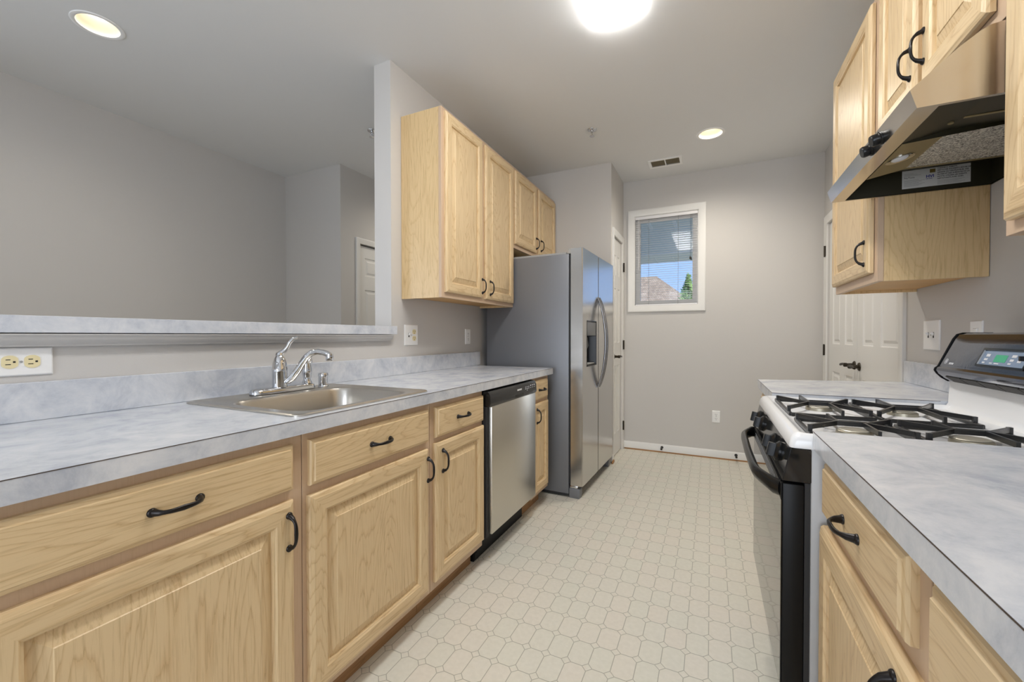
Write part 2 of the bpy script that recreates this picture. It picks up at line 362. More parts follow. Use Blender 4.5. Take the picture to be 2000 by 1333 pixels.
class Face:
    """a plane that fronts are built on: +x / -x / -y facing; u runs along the wall, v is z, h is outward"""
    def __init__(s, kind, at): s.k = kind; s.a = at
    def __call__(s, u, v, h):
        if s.k == '+x': return Vector((s.a+h, u, v))
        if s.k == '-x': return Vector((s.a-h, u, v))
        if s.k == '-y': return Vector((u, s.a-h, v))
def ring(F, r, d, h):
    u0, u1, v0, v1 = r
    return [F(u0+d, v0+d, h), F(u1-d, v0+d, h), F(u1-d, v1-d, h), F(u0+d, v1-d, h)]
def loops(bm, F, rect, prof, first=True, last=True, mis=(1, 0, 1, 0), mcap=0):
    """rectangular rings stepping inwards: prof is a list of (inset, height)"""
    vs = [[bm.verts.new(p) for p in ring(F, rect, d, h)] for d, h in prof]
    for a, c in zip(vs, vs[1:]):
        for i in range(4):
            j = (i+1) % 4; f = bm.faces.new((a[i], a[j], c[j], c[i])); f.material_index = mis[i]
    if first: cap(bm, vs[0], mcap)
    if last: cap(bm, vs[-1], mcap)

# the one pull every cupboard door and drawer wears
def make_pull():
    bm = nb(); pts = []; fl = []
    n = 18; L = 0.042
    for i in range(n+1):
        t = -1+2*i/n
        a = abs(t); h = 0.0265*(1-a**3.2)**0.62 if a < 1 else 0.0
        pts.append((h+0.001, 0, t*L)); w = 0.0042+0.0042*max(0, (a-0.72)/0.28)**1.4+0.0018*(1-a)**2
        fl.append((w, 0.0036+0.003*max(0, (a-0.75)/0.25)))
    tube(bm, pts, 0.004, 10, 0, flat=fl, up=(1, 0, 0))
    for s in (-1, 1):
        lathe(bm, [(0.0092, 0.0), (0.0092, 0.002), (0.0075, 0.0045), (0.005, 0.006)], (0, 0, s*0.0425), (1, 0, 0), 16)
    bmesh.ops.recalc_face_normals(bm, faces=list(bm.faces)); me = bpy.data.meshes.new('pull'); bm.to_mesh(me); bm.free(); smooth_by_angle(me, 50); me.materials.append(MT['bronze'])
    return me
PULL = make_pull()
def pull(parent, F, u, v, horizontal=False):
    o = bpy.data.objects.new('pull_handle', PULL); COL.objects.link(o); o.parent = parent
    o.location = F(u, v, 0)-world_of(parent)
    o.rotation_euler = (PI/2 if horizontal else 0, 0, PI if F.k == '-x' else 0)
    return o
T = 0.019
def cab_door(root, F, rect, hu=None, hv=None, stile=0.056):
    """raised-panel oak door; F is the plane of the door's outer face"""
    bm = nb()
    loops(bm, F, rect, [(0, -T), (0, -0.009), (0.003, -0.004), (0.011, -0.001), (0.013, 0), (stile-0.005, 0), (stile-0.001, -0.0035), (stile+0.002, -0.0045), (stile+0.004, -0.012), (stile+0.004, -T+0.002)], last=False)
    d = obj('cabinet_door', bm, ['wood_v', 'wood_h'], root, angle=6)
    bm = nb(); s = stile+0.001
    loops(bm, F, rect, [(s, -T+0.003), (s, -0.0125), (s+0.006, -0.0125), (s+0.033, -0.0040), (s+0.0345, -0.0020)], mis=(0, 0, 0, 0))
    obj('raised_panel', bm, 'wood_v', d, angle=6)
    if hu is not None: pull(d, F, hu, hv)
    return d
def drawer(root, F, rect, handle=True):
    bm = nb()
    loops(bm, F, rect, [(0, -T), (0, -0.010), (0.003, -0.0055), (0.010, -0.004), (0.012, 0)], mis=(0, 1, 0, 1))
    d = obj('drawer_front', bm, ['wood_h', 'wood_v'], root, angle=6)
    if handle: pull(d, F, (rect[0]+rect[1])/2, (rect[2]+rect[3])/2, True)
    return d

# ------------------------------------------------------------------ dimensions read off the photograph
WL, WLo, WR, YB, CE = -1.609, -1.728, 0.846, 4.255, 2.659
COLY = 1.804; ZC = 0.909; XCL = -0.98; XCR = 0.214; YR = -2.4
PX, PY = -0.80, 3.70
DX, DYY, DWX = -3.707, 2.691, -2.977

# ------------------------------------------------------------------ room shell
bm = nb(); bx(bm, DX-0.1, WR+0.1, YR-0.1, YB+0.1, -0.1, 0.0); struct('floor', bm, 'floor', smooth=False)
LAMPS = [(-0.012, 3.503), (-2.727, 0.985), (-2.33, 3.55), (-2.727, -1.05)]  # the last one is an added lamp, out of view
holes = [(x-0.12, x+0.12, y-0.12, y+0.12) for x, y in LAMPS]+[(-0.495, -0.247, 3.83, 3.975)]
bm = nb(); slab(bm, 2, CE, CE+0.12, (DX-0.1, WR+0.1), (YR-0.1, YB+0.1), holes)
for x, y in LAMPS:      # square openings closed down to round ones
    sq = []; ci = []
    for k in range(40):
        a = 2*PI*(k+0.5)/40; c, s_ = math.cos(a), math.sin(a); m = max(abs(c), abs(s_)); sq.append((x+0.12*c/m, y+0.12*s_/m, CE)); ci.append((x+0.0795*c, y+0.0795*s_, CE))
    faces_from(bm, [sq, ci])
    for sx_ in (-1, 1):
        for sy_ in (-1, 1):
            ks = [k for k in range(40) if (math.cos(2*PI*(k+0.5)/40)*sx_ > 0 and math.sin(2*PI*(k+0.5)/40)*sy_ > 0)]
            ks.sort(key=lambda k: abs(abs(math.cos(2*PI*(k+0.5)/40))-abs(math.sin(2*PI*(k+0.5)/40))))
            bm.faces.new([bm.verts.new(p) for p in (sq[ks[0]], (x+0.12*sx_, y+0.12*sy_, CE), sq[ks[1]])])
struct('ceiling', bm, 'ceiling', smooth=False)
WIN = (-0.69, -0.11, 1.425, 2.305)
bm = nb(); slab(bm, 1, YB, YB+0.12, (DX-0.1, WR+0.1), (0, CE), [WIN]); struct('wall_back', bm, 'wall', smooth=False)
bm = nb(); slab(bm, 0, WR, WR+0.1, (YR-0.1, YB+0.1), (0, CE), [(2.69, 4.135, 0.0, 2.035)]); struct('wall_right', bm, 'wall', smooth=False)
bm = nb(); bx(bm, WLo, WL, COLY, YB, 0, CE); struct('wall_left', bm, 'wall', smooth=False)
bm = nb(); bx(bm, WLo, WL, -1.6, COLY, 0, 1.1385); struct('wall_half_height', bm, 'wall', smooth=False)
bm = nb(); bx(bm, WL, PX, PY, PY+0.09, 0, CE); struct('wall_pantry_front', bm, 'wall', smooth=False)
bm = nb(); slab(bm, 0, PX-0.09, PX, (PY+0.09, YB), (0, CE), [(3.80, 4.19, 0.0, 2.045)]); struct('wall_pantry_side', bm, 'wall', smooth=False)
bm = nb(); slab(bm, 0, DX-0.1, DX, (YR-0.1, YB), (0, CE), [(-2.0, -0.4, 0.6, 2.35)]); struct('wall_dining_left', bm, 'wall', smooth=False)
bm = nb(); slab(bm, 0, DX-0.08, DX-0.03, (-2.0, -0.4), (0.6, 2.35), [(-1.94, -1.23, 0.66, 2.29), (-1.17, -0.46, 0.66, 2.29)]); struct('added_window', bm, 'white', smooth=False)  # unseen window, added so the dining fill can come in
bm = nb(); bx(bm, DX, DWX-0.1, DYY, DYY+0.1, 0, CE); struct('wall_dining_far', bm, 'wall', smooth=False)
bm = nb(); slab(bm, 0, DWX-0.1, DWX, (DYY, YB), (0, CE), [(2.913, 3.62, 0.0, 1.998)]); struct('wall_dining_return', bm, 'wall', smooth=False)
# rear wall with the glazed doors the daylight comes through (behind the camera)
bm = nb(); slab(bm, 1, YR-0.1, YR, (DX-0.1, WR+0.1), (0, CE), [(-1.1, 0.6, 0.05, 2.3)]); struct('wall_rear', bm, 'wall', smooth=False)
bm = nb(); bx(bm, -30, 30, YB+0.3, 60, -0.6, -0.5); struct('ground_outside', bm, 'ground', smooth=False)

# baseboards
def base_prof(d): return [(0, 0.012), (d, 0.012), (d, 0.066), (d*0.6, 0.074), (0, 0.078)]
bm = nb(); prism(bm, [(YB-a, z) for a, z in base_prof(0.014)], 0, PX, 0.83); struct('baseboard_back', bm, 'white')
bm = nb(); bx(bm, PX+0.02, 0.83, YB-0.016, YB-0.001, 0.0, 0.0118); struct('trim_3', bm, 'shoe', smooth=False)
bm = nb(); prism(bm, [(PX+a, z) for a, z in base_prof(0.014)], 1, PY+0.002, 3.742); struct('baseboard_pantry', bm, 'white')
bm = nb(); bx(bm, PX+0.0145, PX+0.026, PY-0.03, 3.742, 0.0, 0.022, 0.003); struct('trim_4', bm, 'shoe')

# casings
def casing(name, F, u0, u1, v1, w, d=0.016, v0=0.0, bottom=False):
    """moulded casing round an opening u0..u1, top v1; w wide"""
    bm = nb(); prof = [(0.0, 0.0), (0.0, d*0.55), (w*0.15, d*0.6), (w*0.25, d*0.75), (w*0.8, d), (w*0.93, d), (w, d*0.85), (w, 0.0)]
    rings = []
    if bottom: cs = [(u0, v0, -1, -1), (u1, v0, 1, -1), (u1, v1, 1, 1), (u0, v1, -1, 1), (u0, v0, -1, -1)]
    else: cs = [(u0, v0, -1, 0), (u0, v1, -1, 1), (u1, v1, 1, 1), (u1, v0, 1, 0)]
    for (u, v, su, sv) in cs: rings.append([F(u+su*a, v+sv*a, h) for a, h in prof])
    vs = faces_from(bm, rings, True)
    if not bottom: cap(bm, vs[0]); cap(bm, vs[-1])
    return struct(name, bm, 'white')
casing('trim_1', Face('-y', YB), WIN[0], WIN[1], WIN[3], 0.062, 0.018, WIN[2], True)
casing('trim_2', Face('-x', WR), 2.69, 4.135, 2.035, 0.065)
casing('trim_5', Face('+x', PX), 3.80, 4.19, 2.045, 0.055)
casing('trim_6', Face('+x', DWX), 2.913, 3.62, 1.998, 0.05)

# panelled door leaves
def leaf(name, F, u0, u1, v1, cols, rows, mats='white'):
    bm = nb(); d = 0.035
    pans = [(c0, c1, r0, r1) for c0, c1 in cols for r0, r1 in rows]
    U = sorted({u0, u1}|{p[k] for p in pans for k in (0, 1)}); V = sorted({0.008, v1}|{p[k] for p in pans for k in (2, 3)})
    for i in range(len(U)-1):
        for j in range(len(V)-1):
            if any(abs(U[i]-p[0]) < 1e-6 and abs(V[j]-p[2]) < 1e-6 for p in pans): continue
            bm.faces.new([bm.verts.new(F(a, b_, 0)) for a, b_ in ((U[i], V[j]), (U[i+1], V[j]), (U[i+1], V[j+1]), (U[i], V[j+1]))])
    for p in pans:
        loops(bm, F, p, [(0, 0), (0.006, -0.006), (0.014, -0.008), (0.022, -0.008), (0.038, -0.002)], first=False, mis=(0, 0, 0, 0))
    o = [F(u0, 0.008, 0), F(u1, 0.008, 0), F(u1, v1, 0), F(u0, v1, 0)]; q = [F(u0, 0.008, -d), F(u1, 0.008, -d), F(u1, v1, -d), F(u0, v1, -d)]
    vs = faces_from(bm, [o, q]); cap(bm, vs[1])
    bmesh.ops.remove_doubles(bm, verts=list(bm.verts), dist=1e-5)
    return struct(name, bm, mats, angle=20)
def hinge(par, F, u, v, name='hinge'):
    bm = nb(); p0 = F(u-0.013, v-0.043, -0.001); p1 = F(u+0.013, v+0.043, 0.003)
    bx(bm, min(p0.x, p1.x), max(p0.x, p1.x), min(p0.y, p1.y), max(p0.y, p1.y), p0.z, p1.z)
    tube(bm, [F(u, v-0.045, 0.005), F(u, v+0.045, 0.005)], 0.006, 10)
    obj(name, bm, 'hinge', par)
def lever(par, F, u, v, s):
    bm = nb(); ax = F(0, 0, 1)-F(0, 0, 0)
    lathe(bm, [(0.027, 0), (0.027, 0.004), (0.022, 0.009), (0.012, 0.012), (0.011, 0.04), (0.0135, 0.044), (0.0135, 0.058), (0.008, 0.062)], F(u, v, 0), ax, 20)
    pts = [F(u+s*t, v+dv, 0.052+dh) for t, dv, dh in ((0, 0, 0), (0.02, 0.003, 0.002), (0.05, 0.004, 0.003), (0.08, -0.002, 0.003), (0.105, -0.004, 0.0), (0.115, 0.002, -0.003))]
    tube(bm, pts, [0.009, 0.0085, 0.008, 0.0075, 0.008, 0.005], 10)
    obj('lever_handle', bm, 'hinge', par, angle=45)
ROWS = [(0.21, 0.852), (1.065, 1.575), (1.70, 1.885)]
F = Face('-x', WR+0.012)
d1 = leaf('door_1', F, 2.694, 3.408, 2.03, [(2.752, 3.002), (3.118, 3.308)], ROWS); lever(d1, F, 3.362, 0.930, -1)
for z in (0.25, 1.02, 1.82): hinge(d1, Face('-x', WR+0.008), 2.706, z)
d2 = leaf('door_2', F, 3.412, 4.130, 2.03, [(3.508, 3.695), (3.82, 4.022)], ROWS); lever(d2, F, 3.462, 0.935, 1)
for z in (0.25, 1.015, 1.815): hinge(d2, Face('-x', WR-0.012), 4.162, z)
F = Face('+x', PX-0.012)
d3 = leaf('door_3', F, 3.803, 4.187, 2.04, [(3.865, 3.975), (4.035, 4.13)], ROWS); lever(d3, F, 3.868, 0.938, 1)
for z in (0.24, 1.04, 1.805): hinge(d3, Face('+x', PX+0.014), 4.20, z)
F = Face('+x', DWX-0.02)
d4 = leaf('door_4', F, 2.917, 3.615, 1.985, [(2.995, 3.21), (3.32, 3.54)], [(0.21, 0.86), (1.03, 1.572), (1.70, 1.875)])

# the window: sash and pane, set in the back wall
bm = nb()
slab(bm, 1, YB+0.05, YB+0.085, (WIN[0], WIN[1]), (WIN[2], WIN[3]), [(-0.640, -0.163, 1.475, 2.250)])
w1 = struct('window_1', bm, 'white', smooth=False)
bm = nb(); bx(bm, -0.645, -0.158, YB+0.062, YB+0.067, 1.47, 2.255); obj('window_pane', bm, 'glass', w1, smooth=False)
bm = nb(); slab(bm, 1, YB+0.001, YB+0.0499, (WIN[0]-0.0005, WIN[1]+0.0005), (WIN[2]-0.0005, WIN[3]+0.0005), [(WIN[0]+0.006, WIN[1]-0.006, WIN[2]+0.006, WIN[3]-0.006)]); obj('window_jamb', bm, 'white', w1, smooth=False)
# rear glazing frame (behind the camera)
bm = nb(); slab(bm, 1, YR-0.08, YR-0.03, (-1.1, 0.6), (0.05, 2.3), [(-1.04, -0.28, 0.12, 2.24), (-0.22, 0.54, 0.12, 2.24)])
struct('window_2', bm, 'white', smooth=False)

# ------------------------------------------------------------------ left run: base cabinets, dishwasher, counter
DXF = -0.987                       # plane of the door faces
FF = DXF-T                         # face of the face frames
FL = Face('+x', DXF)
def base_left(y0, y1, label, doors, drawers, hollow=False):
    r = thing('base_cabinet', label, 'cabinet', ((WL+FF)/2, (y0+y1)/2, 0), 'oak base cabinets along the left wall')
    bm = nb()
    if hollow:
        bx(bm, WL+0.003, FF-T, y0+0.001, y0+0.017, 0.105, 0.866); bx(bm, WL+0.003, FF-T, y1-0.017, y1-0.001, 0.105, 0.866); bx(bm, WL+0.003, FF-T, y0+0.017, y1-0.017, 0.105, 0.121); bx(bm, WL+0.003, WL+0.010, y0+0.017, y1-0.017, 0.121, 0.866)
    else: bx(bm, WL+0.003, FF-T, y0+0.001, y1-0.001, 0.105, 0.866)
    obj('carcass', bm, 'veneer', r, smooth=False)
    bm = nb(); bx(bm, FF-T+0.0005, FF, y0+0.001, y1-0.001, 0.105, 0.866, 0.0008, 1); obj('face_frame', bm, 'frame_wood', r, smooth=False)
    bm = nb(); bx(bm, -1.085, -1.073, y0+0.001, y1-0.001, 0.0, 0.104); obj('toe_kick', bm, 'kick', r, smooth=False)
    for d in doors: cab_door(r, FL, *d)
    for d in drawers: drawer(r, FL, d)
    return r
base_left(0.165, 0.772, 'leftmost oak base cabinet, wide drawer over one wide door', [((0.200, 0.738, 0.140, 0.698), 0.720, 0.620)], [(0.200, 0.739, 0.724, 0.843)])
base_left(0.772, 1.343, 'oak base cabinet under the sink, long false drawer over one broad door', [((0.785, 1.317, 0.130, 0.690), 1.309, 0.611)], [(0.790, 1.322, 0.716, 0.843)], True)
base_left(1.343, 1.762, 'oak base cabinet immediately left of the dishwasher', [((1.363, 1.757, 0.138, 0.698), 1.408, 0.620)], [(1.370, 1.754, 0.720, 0.842)])
base_left(2.372, 2.665, 'narrow oak base cabinet between dishwasher and refrigerator', [((2.380, 2.640, 0.132, 0.700), 2.428, 0.622)], [(2.380, 2.630, 0.720, 0.848)])

# dishwasher
r = thing('dishwasher', 'stainless built-in dishwasher with black control strip under the left counter', 'dishwasher', (-1.3, 2.065, 0))
bm = nb(); bx(bm, WL+0.03, FF+0.001, 1.772, 2.364, 0.12, 0.862); obj('tub', bm, 'black_satin', r, smooth=False)
bm = nb(); bx(bm, FF+0.001, DXF+0.018, 1.795, 2.360, 0.150, 0.783, 0.004, 2); obj('door_panel', bm, 'ss_dw', r)
bm = nb(); prism(bm, [(FF+0.001, 0.784), (DXF+0.020, 0.784), (DXF+0.024, 0.795), (DXF+0.022, 0.838), (DXF+0.012, 0.857), (FF+0.001, 0.862)], 1, 1.768, 2.362)
bmesh.ops.bevel(bm, geom=list(bm.edges), offset=0.002, segments=2, affect='EDGES')
cp = obj('control_panel', bm, 'black_gloss', r)
FD = Face('+x', DXF+0.0245)
bm = nb(); bx(bm, DXF+0.018, DXF+0.0246, 2.055, 2.165, 0.790, 0.808, 0.002, 1); obj('vent_slot', bm, 'slot', cp)
def marks(name, F, items, mat, par, h=0.0006):
    bm = nb()
    for u, v, du, dv in items:
        q = ring(F, (u, u+du, v, v+dv), 0, 0.0); q2 = ring(F, (u, u+du, v, v+dv), 0, h)
        vs = faces_from(bm, [q, q2]); cap(bm, vs[1]); cap(bm, vs[0])
    return obj(name, bm, mat, par, smooth=False)
it = [(2.082+0.0085*i, 0.825, 0.0055, 0.009) for i in range(7)]
for i in range(3): it += [(2.190+0.022*i, 0.832, 0.010, 0.004), (2.190+0.022*i, 0.822, 0.010, 0.004)]
it += [(2.212, 0.813, 0.010, 0.003)]
for i in range(3): it += [(2.262+0.027*i, 0.834, 0.010, 0.006), (2.265+0.027*i, 0.823, 0.006, 0.003)]
marks('lettering', Face('+x', DXF+0.0235), it, 'mark', cp, 0.0012)
bm = nb(); bx(bm, -1.095, -1.062, 1.775, 2.362, 0.0, 0.118, 0.003, 1); bx(bm, -1.062, -1.056, 1.776, 1.80, 0.012, 0.045, 0.002, 1); obj('kick_plate', bm, 'black_satin', r)
bm = nb(); bx(bm, FF, DXF+0.004, 1.766, 1.792, 0.14, 0.783, 0.002, 1); obj('side_gasket', bm, 'gasket', r)

# countertop (left) with its backsplash
SK = (-1.440, -1.030, 0.800, 1.300)     # hole for the sink
Y0C, YE = -0.5, 2.700
r = thing('countertop', 'long grey marbled laminate countertop holding the sink, by the half wall', 'countertop', ((WL+XCL)/2, 1.1, 0.868))
bm = nb(); slab(bm, 2, 0.868, ZC, (WL+0.002, XCL), (Y0C, YE), [SK]); obj('top', bm, 'laminate', r, smooth=False)
bm = nb(); bx(bm, XCL-0.002, XCL+0.0006, Y0C, YE+0.0004, 0.9072, 0.9086); obj('edge_seam', bm, 'seam', r, smooth=False)
bm = nb(); bx(bm, WL+0.001, WL+0.0185, Y0C, 2.762, ZC+0.0004, 1.010, 0.0015, 1); obj('backsplash', bm, 'laminate', r)

# sink
def rrect(x0, x1, y0, y1, rad, z, n=6):
    pts = []
    for cx, cy, a0 in ((x1-rad, y1-rad, 0), (x0+rad, y1-rad, PI/2), (x0+rad, y0+rad, PI), (x1-rad, y0+rad, 1.5*PI)):
        for k in range(n+1): a = a0+PI/2*k/n; pts.append((cx+rad*math.cos(a), cy+rad*math.sin(a), z))
    return pts
r = thing('sink', 'stainless steel drop-in single-bowl sink set in the left counter', 'sink', (-1.28, 1.05, 0.75))
bm = nb()
O = (-1.562, -1.008, 0.762, 1.352); B = (-1.428, -1.046, 0.812, 1.288)
rs = [rrect(*O, 0.03, ZC+0.0004), rrect(*O, 0.03, ZC+0.004), rrect(O[0]+0.004, O[1]-0.004, O[2]+0.004, O[3]-0.004, 0.028, ZC+0.0065), rrect(O[0]+0.012, O[1]-0.012, O[2]+0.012, O[3]-0.012, 0.025, ZC+0.0065), rrect(O[0]+0.016, O[1]-0.016, O[2]+0.016, O[3]-0.016, 0.025, ZC+0.004),
      rrect(B[0]-0.008, B[1]+0.008, B[2]-0.008, B[3]+0.008, 0.075, ZC+0.0045), rrect(*B, 0.07, ZC+0.001), rrect(B[0]+0.005, B[1]-0.005, B[2]+0.005, B[3]-0.005, 0.068, ZC-0.01)]
for z, s in ((0.82, 0.010), (0.765, 0.016), (0.748, 0.03), (0.742, 0.06)): rs.append(rrect(B[0]+s, B[1]-s, B[2]+s, B[3]-s, 0.07, z))
vs = faces_from(bm, rs, True, 0, True); cap(bm, vs[-1])
obj('bowl', bm, 'ss_sink', r, angle=30)
bm = nb(); lathe(bm, [(0.055, 0.0), (0.052, 0.004), (0.04, 0.003), (0.036, -0.0005)], (-1.235, 1.05, 0.7425), (0, 0, 1), 24); obj('drain', bm, 'chrome', r)

# faucet
fx, fy, fz = -1.498, 1.058, ZC+0.0066
r = thing('faucet', 'chrome single-lever kitchen faucet with curved spout behind the sink', 'faucet', (fx, fy, fz))
bm = nb(); rs = []
for h, k in ((0, 0.0), (0.010, 0.0), (0.017, 0.004), (0.020, 0.010)): rs.append(rrect(fx-0.028+k, fx+0.028-k, 0.945+k, 1.208-k, 0.027-k, fz+h, 8))
vs = faces_from(bm, rs, True, 0, True); cap(bm, vs[0]); cap(bm, vs[-1]); obj('deck_plate', bm, 'chrome', r)
bm = nb(); lathe(bm, [(0.0265, 0.018), (0.0265, 0.075), (0.0272, 0.077), (0.0272, 0.090), (0.0262, 0.092), (0.0245, 0.110), (0.019, 0.128), (0.013, 0.138), (0.0145, 0.142), (0.012, 0.150), (0.004, 0.153)], (fx, fy, fz), (0, 0, 1), 28); obj('valve_body', bm, 'chrome', r)
bm = nb(); dirv = Vector((0.60, 0.80, 0))
pts = [Vector((fx, fy, fz))+dirv*a+Vector((0, 0, b_)) for a, b_ in ((0.0, 0.145), (0.012, 0.152), (0.025, 0.168), (0.034, 0.188), (0.046, 0.203), (0.062, 0.209))]
tube(bm, pts, 0.007, 12, 0, flat=[(0.011, 0.011), (0.011, 0.010), (0.011, 0.009), (0.0125, 0.0075), (0.0135, 0.0075), (0.010, 0.006)]); obj('lever', bm, 'chrome', r, angle=60)
bm = nb(); sd = Vector((0.93, 0.36, 0))
pts = [Vector((fx, fy, fz))+sd*a+Vector((0, 0, b_)) for a, b_ in ((0.018, 0.036), (0.034, 0.041), (0.052, 0.055), (0.072, 0.082), (0.090, 0.110), (0.108, 0.134), (0.128, 0.149), (0.152, 0.154), (0.175, 0.151), (0.194, 0.145), (0.205, 0.138))]
tube(bm, pts, [0.010, 0.0115, 0.013, 0.0135, 0.013, 0.0125, 0.012, 0.0115, 0.011, 0.0115, 0.010], 14)
tp = Vector((fx, fy, fz))+sd*0.200
lathe(bm, [(0.0125, 0.146), (0.0135, 0.138), (0.0135, 0.122), (0.0115, 0.120)], tp, (0, 0, 1), 18); obj('spout', bm, 'chrome', r, angle=60)
sx, sy = fx+0.002, 1.176
r = thing('side_sprayer', 'chrome pull-out side sprayer standing beside the faucet', 'sprayer', (sx, sy, fz+0.02))
bm = nb(); lathe(bm, [(0.020, 0.0), (0.019, 0.006), (0.014, 0.016), (0.016, 0.030), (0.0185, 0.048), (0.016, 0.070), (0.012, 0.088), (0.011, 0.098)], (sx, sy, fz+0.0205), (0, 0, 1), 22); obj('handgrip', bm, 'chrome', r)
bm = nb(); c0 = Vector((sx, sy, fz+0.112)); lathe(bm, [(0.008, -0.016), (0.013, -0.010), (0.0145, 0.004), (0.015, 0.016), (0.012, 0.019)], c0, Vector((0.8, 0.6, 0.35)).normalized(), 20); obj('spray_head', bm, 'chrome', r)
r = tag(obj('air_gap', (lambda b_: (lathe(b_, [(0.021, 0), (0.0205, 0.003), (0.019, 0.005), (0.019, 0.044), (0.0205, 0.045), (0.0205, 0.052), (0.018, 0.058), (0.006, 0.060)], (-1.500, 1.258, ZC+0.0052), (0, 0, 1), 24), b_)[1])(nb()), 'chrome'), 'short chrome air gap cap on the sink deck near the sprayer', 'air gap')

# ------------------------------------------------------------------ bar ledge above the half wall
bm = nb(); bx(bm, -2.02, -1.562, -1.6, 1.7985, 1.139, 1.183, 0.0008, 1)
tag(obj('bar_top', bm, 'laminate'), 'grey marbled laminate bar top on the half wall above the sink', 'bar top')
bm = nb(); prism(bm, [(WL+0.0005, 1.1365), (-1.5655, 1.1365), (-1.5655, 1.133), (-1.570, 1.130), (-1.573, 1.122), (-1.580, 1.113), (-1.590, 1.107), (-1.592, 1.1025), (WL+0.0005, 1.102)], 1, -1.6, 1.778); struct('trim_7', bm, 'wall')

# ------------------------------------------------------------------ left wall cabinets
UF = -1.329; UD = UF+T; FU = Face('+x', UD)
r = thing('wall_cabinet', 'tall two-door oak wall cabinet on the left wall, beside the refrigerator', 'cabinet', (-1.46, 2.34, 1.342))
bm = nb(); bx(bm, WL+0.002, UF-T, 1.888, 2.798, 1.360, 2.384); bx(bm, WL+0.002, UF-T, 1.888, 1.903, 1.342, 1.3598); bx(bm, WL+0.002, UF-T, 2.783, 2.798, 1.342, 1.3598); obj('carcass', bm, 'veneer', r, smooth=False)
bm = nb(); bx(bm, WL+0.003, UF-T-0.0005, 1.9035, 2.7825, 1.3555, 1.3598); obj('bottom_panel', bm, 'underside', r, smooth=False)
bm = nb(); bx(bm, UF-T+0.0005, UF, 1.886, 2.798, 1.342, 2.384, 0.0008, 1); obj('face_frame', bm, 'frame_wood', r, smooth=False)
cab_door(r, FU, (1.911, 2.318, 1.372, 2.365), 2.303, 1.445); cab_door(r, FU, (2.356, 2.776, 1.368, 2.360), 2.408, 1.443)
r = thing('wall_cabinet', 'short two-door oak wall cabinet above the refrigerator', 'cabinet', (-1.46, 3.24, 1.79))
bm = nb(); bx(bm, WL+0.002, UF-T, 2.800, 3.694, 1.790, 2.384); obj('carcass', bm, 'veneer', r, smooth=False)
bm = nb(); bx(bm, UF-T+0.0005, UF, 2.8005, 3.694, 1.786, 2.384, 0.0008, 1); obj('face_frame', bm, 'frame_wood', r, smooth=False)
cab_door(r, FU, (2.808, 3.228, 1.815, 2.361), 3.207, 1.893); cab_door(r, FU, (3.272, 3.682, 1.815, 2.361), 3.311, 1.893)

# ------------------------------------------------------------------ refrigerator (slightly askew)
r = thing('refrigerator', 'tall stainless side-by-side refrigerator with grey sides and bowed handles', 'refrigerator', (-0.793, 2.776, 0), None, -0.028)
f0, f1 = 2.776, 3.634; sp_ = 3.168
bm = nb(); bx(bm, -1.555, -0.893, f0, f1, 0.025, 1.700, 0.004, 2); obj('body', bm, 'fridge_side', r)
bm = nb(); bx(bm, -0.8925, -0.8785, f0+0.006, f1-0.006, 0.10, 1.694); obj('door_gasket', bm, 'gasket', r, smooth=False)
FR = Face('+x', -0.793)
hole = (2.870, 3.118, 0.910, 1.240)
bm = nb(); slab(bm, 0, -0.878, -0.793, (f0, sp_-0.003), (0.088, 1.735), [hole])
bmesh.ops.bevel(bm, geom=[e for e in bm.edges if all(abs(v.co.x+0.793) < 1e-4 for v in e.verts) and (all(abs(v.co.y-f0) < 1e-4 for v in e.verts) or all(abs(v.co.y-sp_+0.003) < 1e-4 for v in e.verts))], offset=0.007, segments=3, affect='EDGES')
fd = obj('freezer_door', bm, 'ss_z', r, angle=40)
bm = nb(); bx(bm, -0.878, -0.793, sp_+0.003, f1, 0.088, 1.735)
bmesh.ops.bevel(bm, geom=[e for e in bm.edges if abs(e.verts[0].co.z-e.verts[1].co.z) > 1 and all(abs(v.co.x+0.793) < 1e-4 for v in e.verts)], offset=0.007, segments=3, affect='EDGES')
rd = obj('fridge_door', bm, 'ss_z', r, angle=40)
# dispenser: lined recess with a control face above
bm = nb(); u0, u1, v0, v1 = hole
rs = [ring(FR, (u0, u1, v0, v1), 0, 0.0), ring(FR, (u0, u1, v0, v1), 0.004, 0.002), ring(FR, (u0, u1, v0, v1), 0.010, 0.0)]
faces_from(bm, rs)
q = (u0+0.010, u1-0.010, v0+0.010, 1.130)
faces_from(bm, [[FR(q[0], q[2], 0), FR(q[1], q[2], 0), FR(q[1], q[3], 0), FR(q[0], q[3], 0)], [FR(q[0]+0.02, q[2]+0.004, -0.075), FR(q[1]-0.02, q[2]+0.004, -0.075), FR(q[1]-0.02, q[3]-0.01, -0.075), FR(q[0]+0.02, q[3]-0.01, -0.075)]])
bm.faces.new([bm.verts.new(FR(a, b_, -0.075)) for a, b_ in ((q[0]+0.02, q[2]+0.004), (q[1]-0.02, q[2]+0.004), (q[1]-0.02, q[3]-0.01), (q[0]+0.02, q[3]-0.01))])
dp = obj('dispenser', bm, 'black_plastic', fd, recalc=False)
bm = nb(); bx(bm, -0.86, -0.7935, u0+0.010, u1-0.010, 1.130, v1-0.010, 0.003, 2); obj('dispenser_controls', bm, 'grey_plastic', fd)
bm = nb(); bx(bm, -0.862, -0.800, u0+0.03, u1-0.03, v0+0.012, v0+0.020, 0.002, 1); obj('drip_tray', bm, 'hinge_cover', fd)
bm = nb(); tube(bm, [(-0.83, 2.965, 1.12), (-0.822, 2.965, 1.06), (-0.838, 2.965, 1.02)], 0.012, 10); obj('dispenser_paddle', bm, 'grey_plastic', fd)
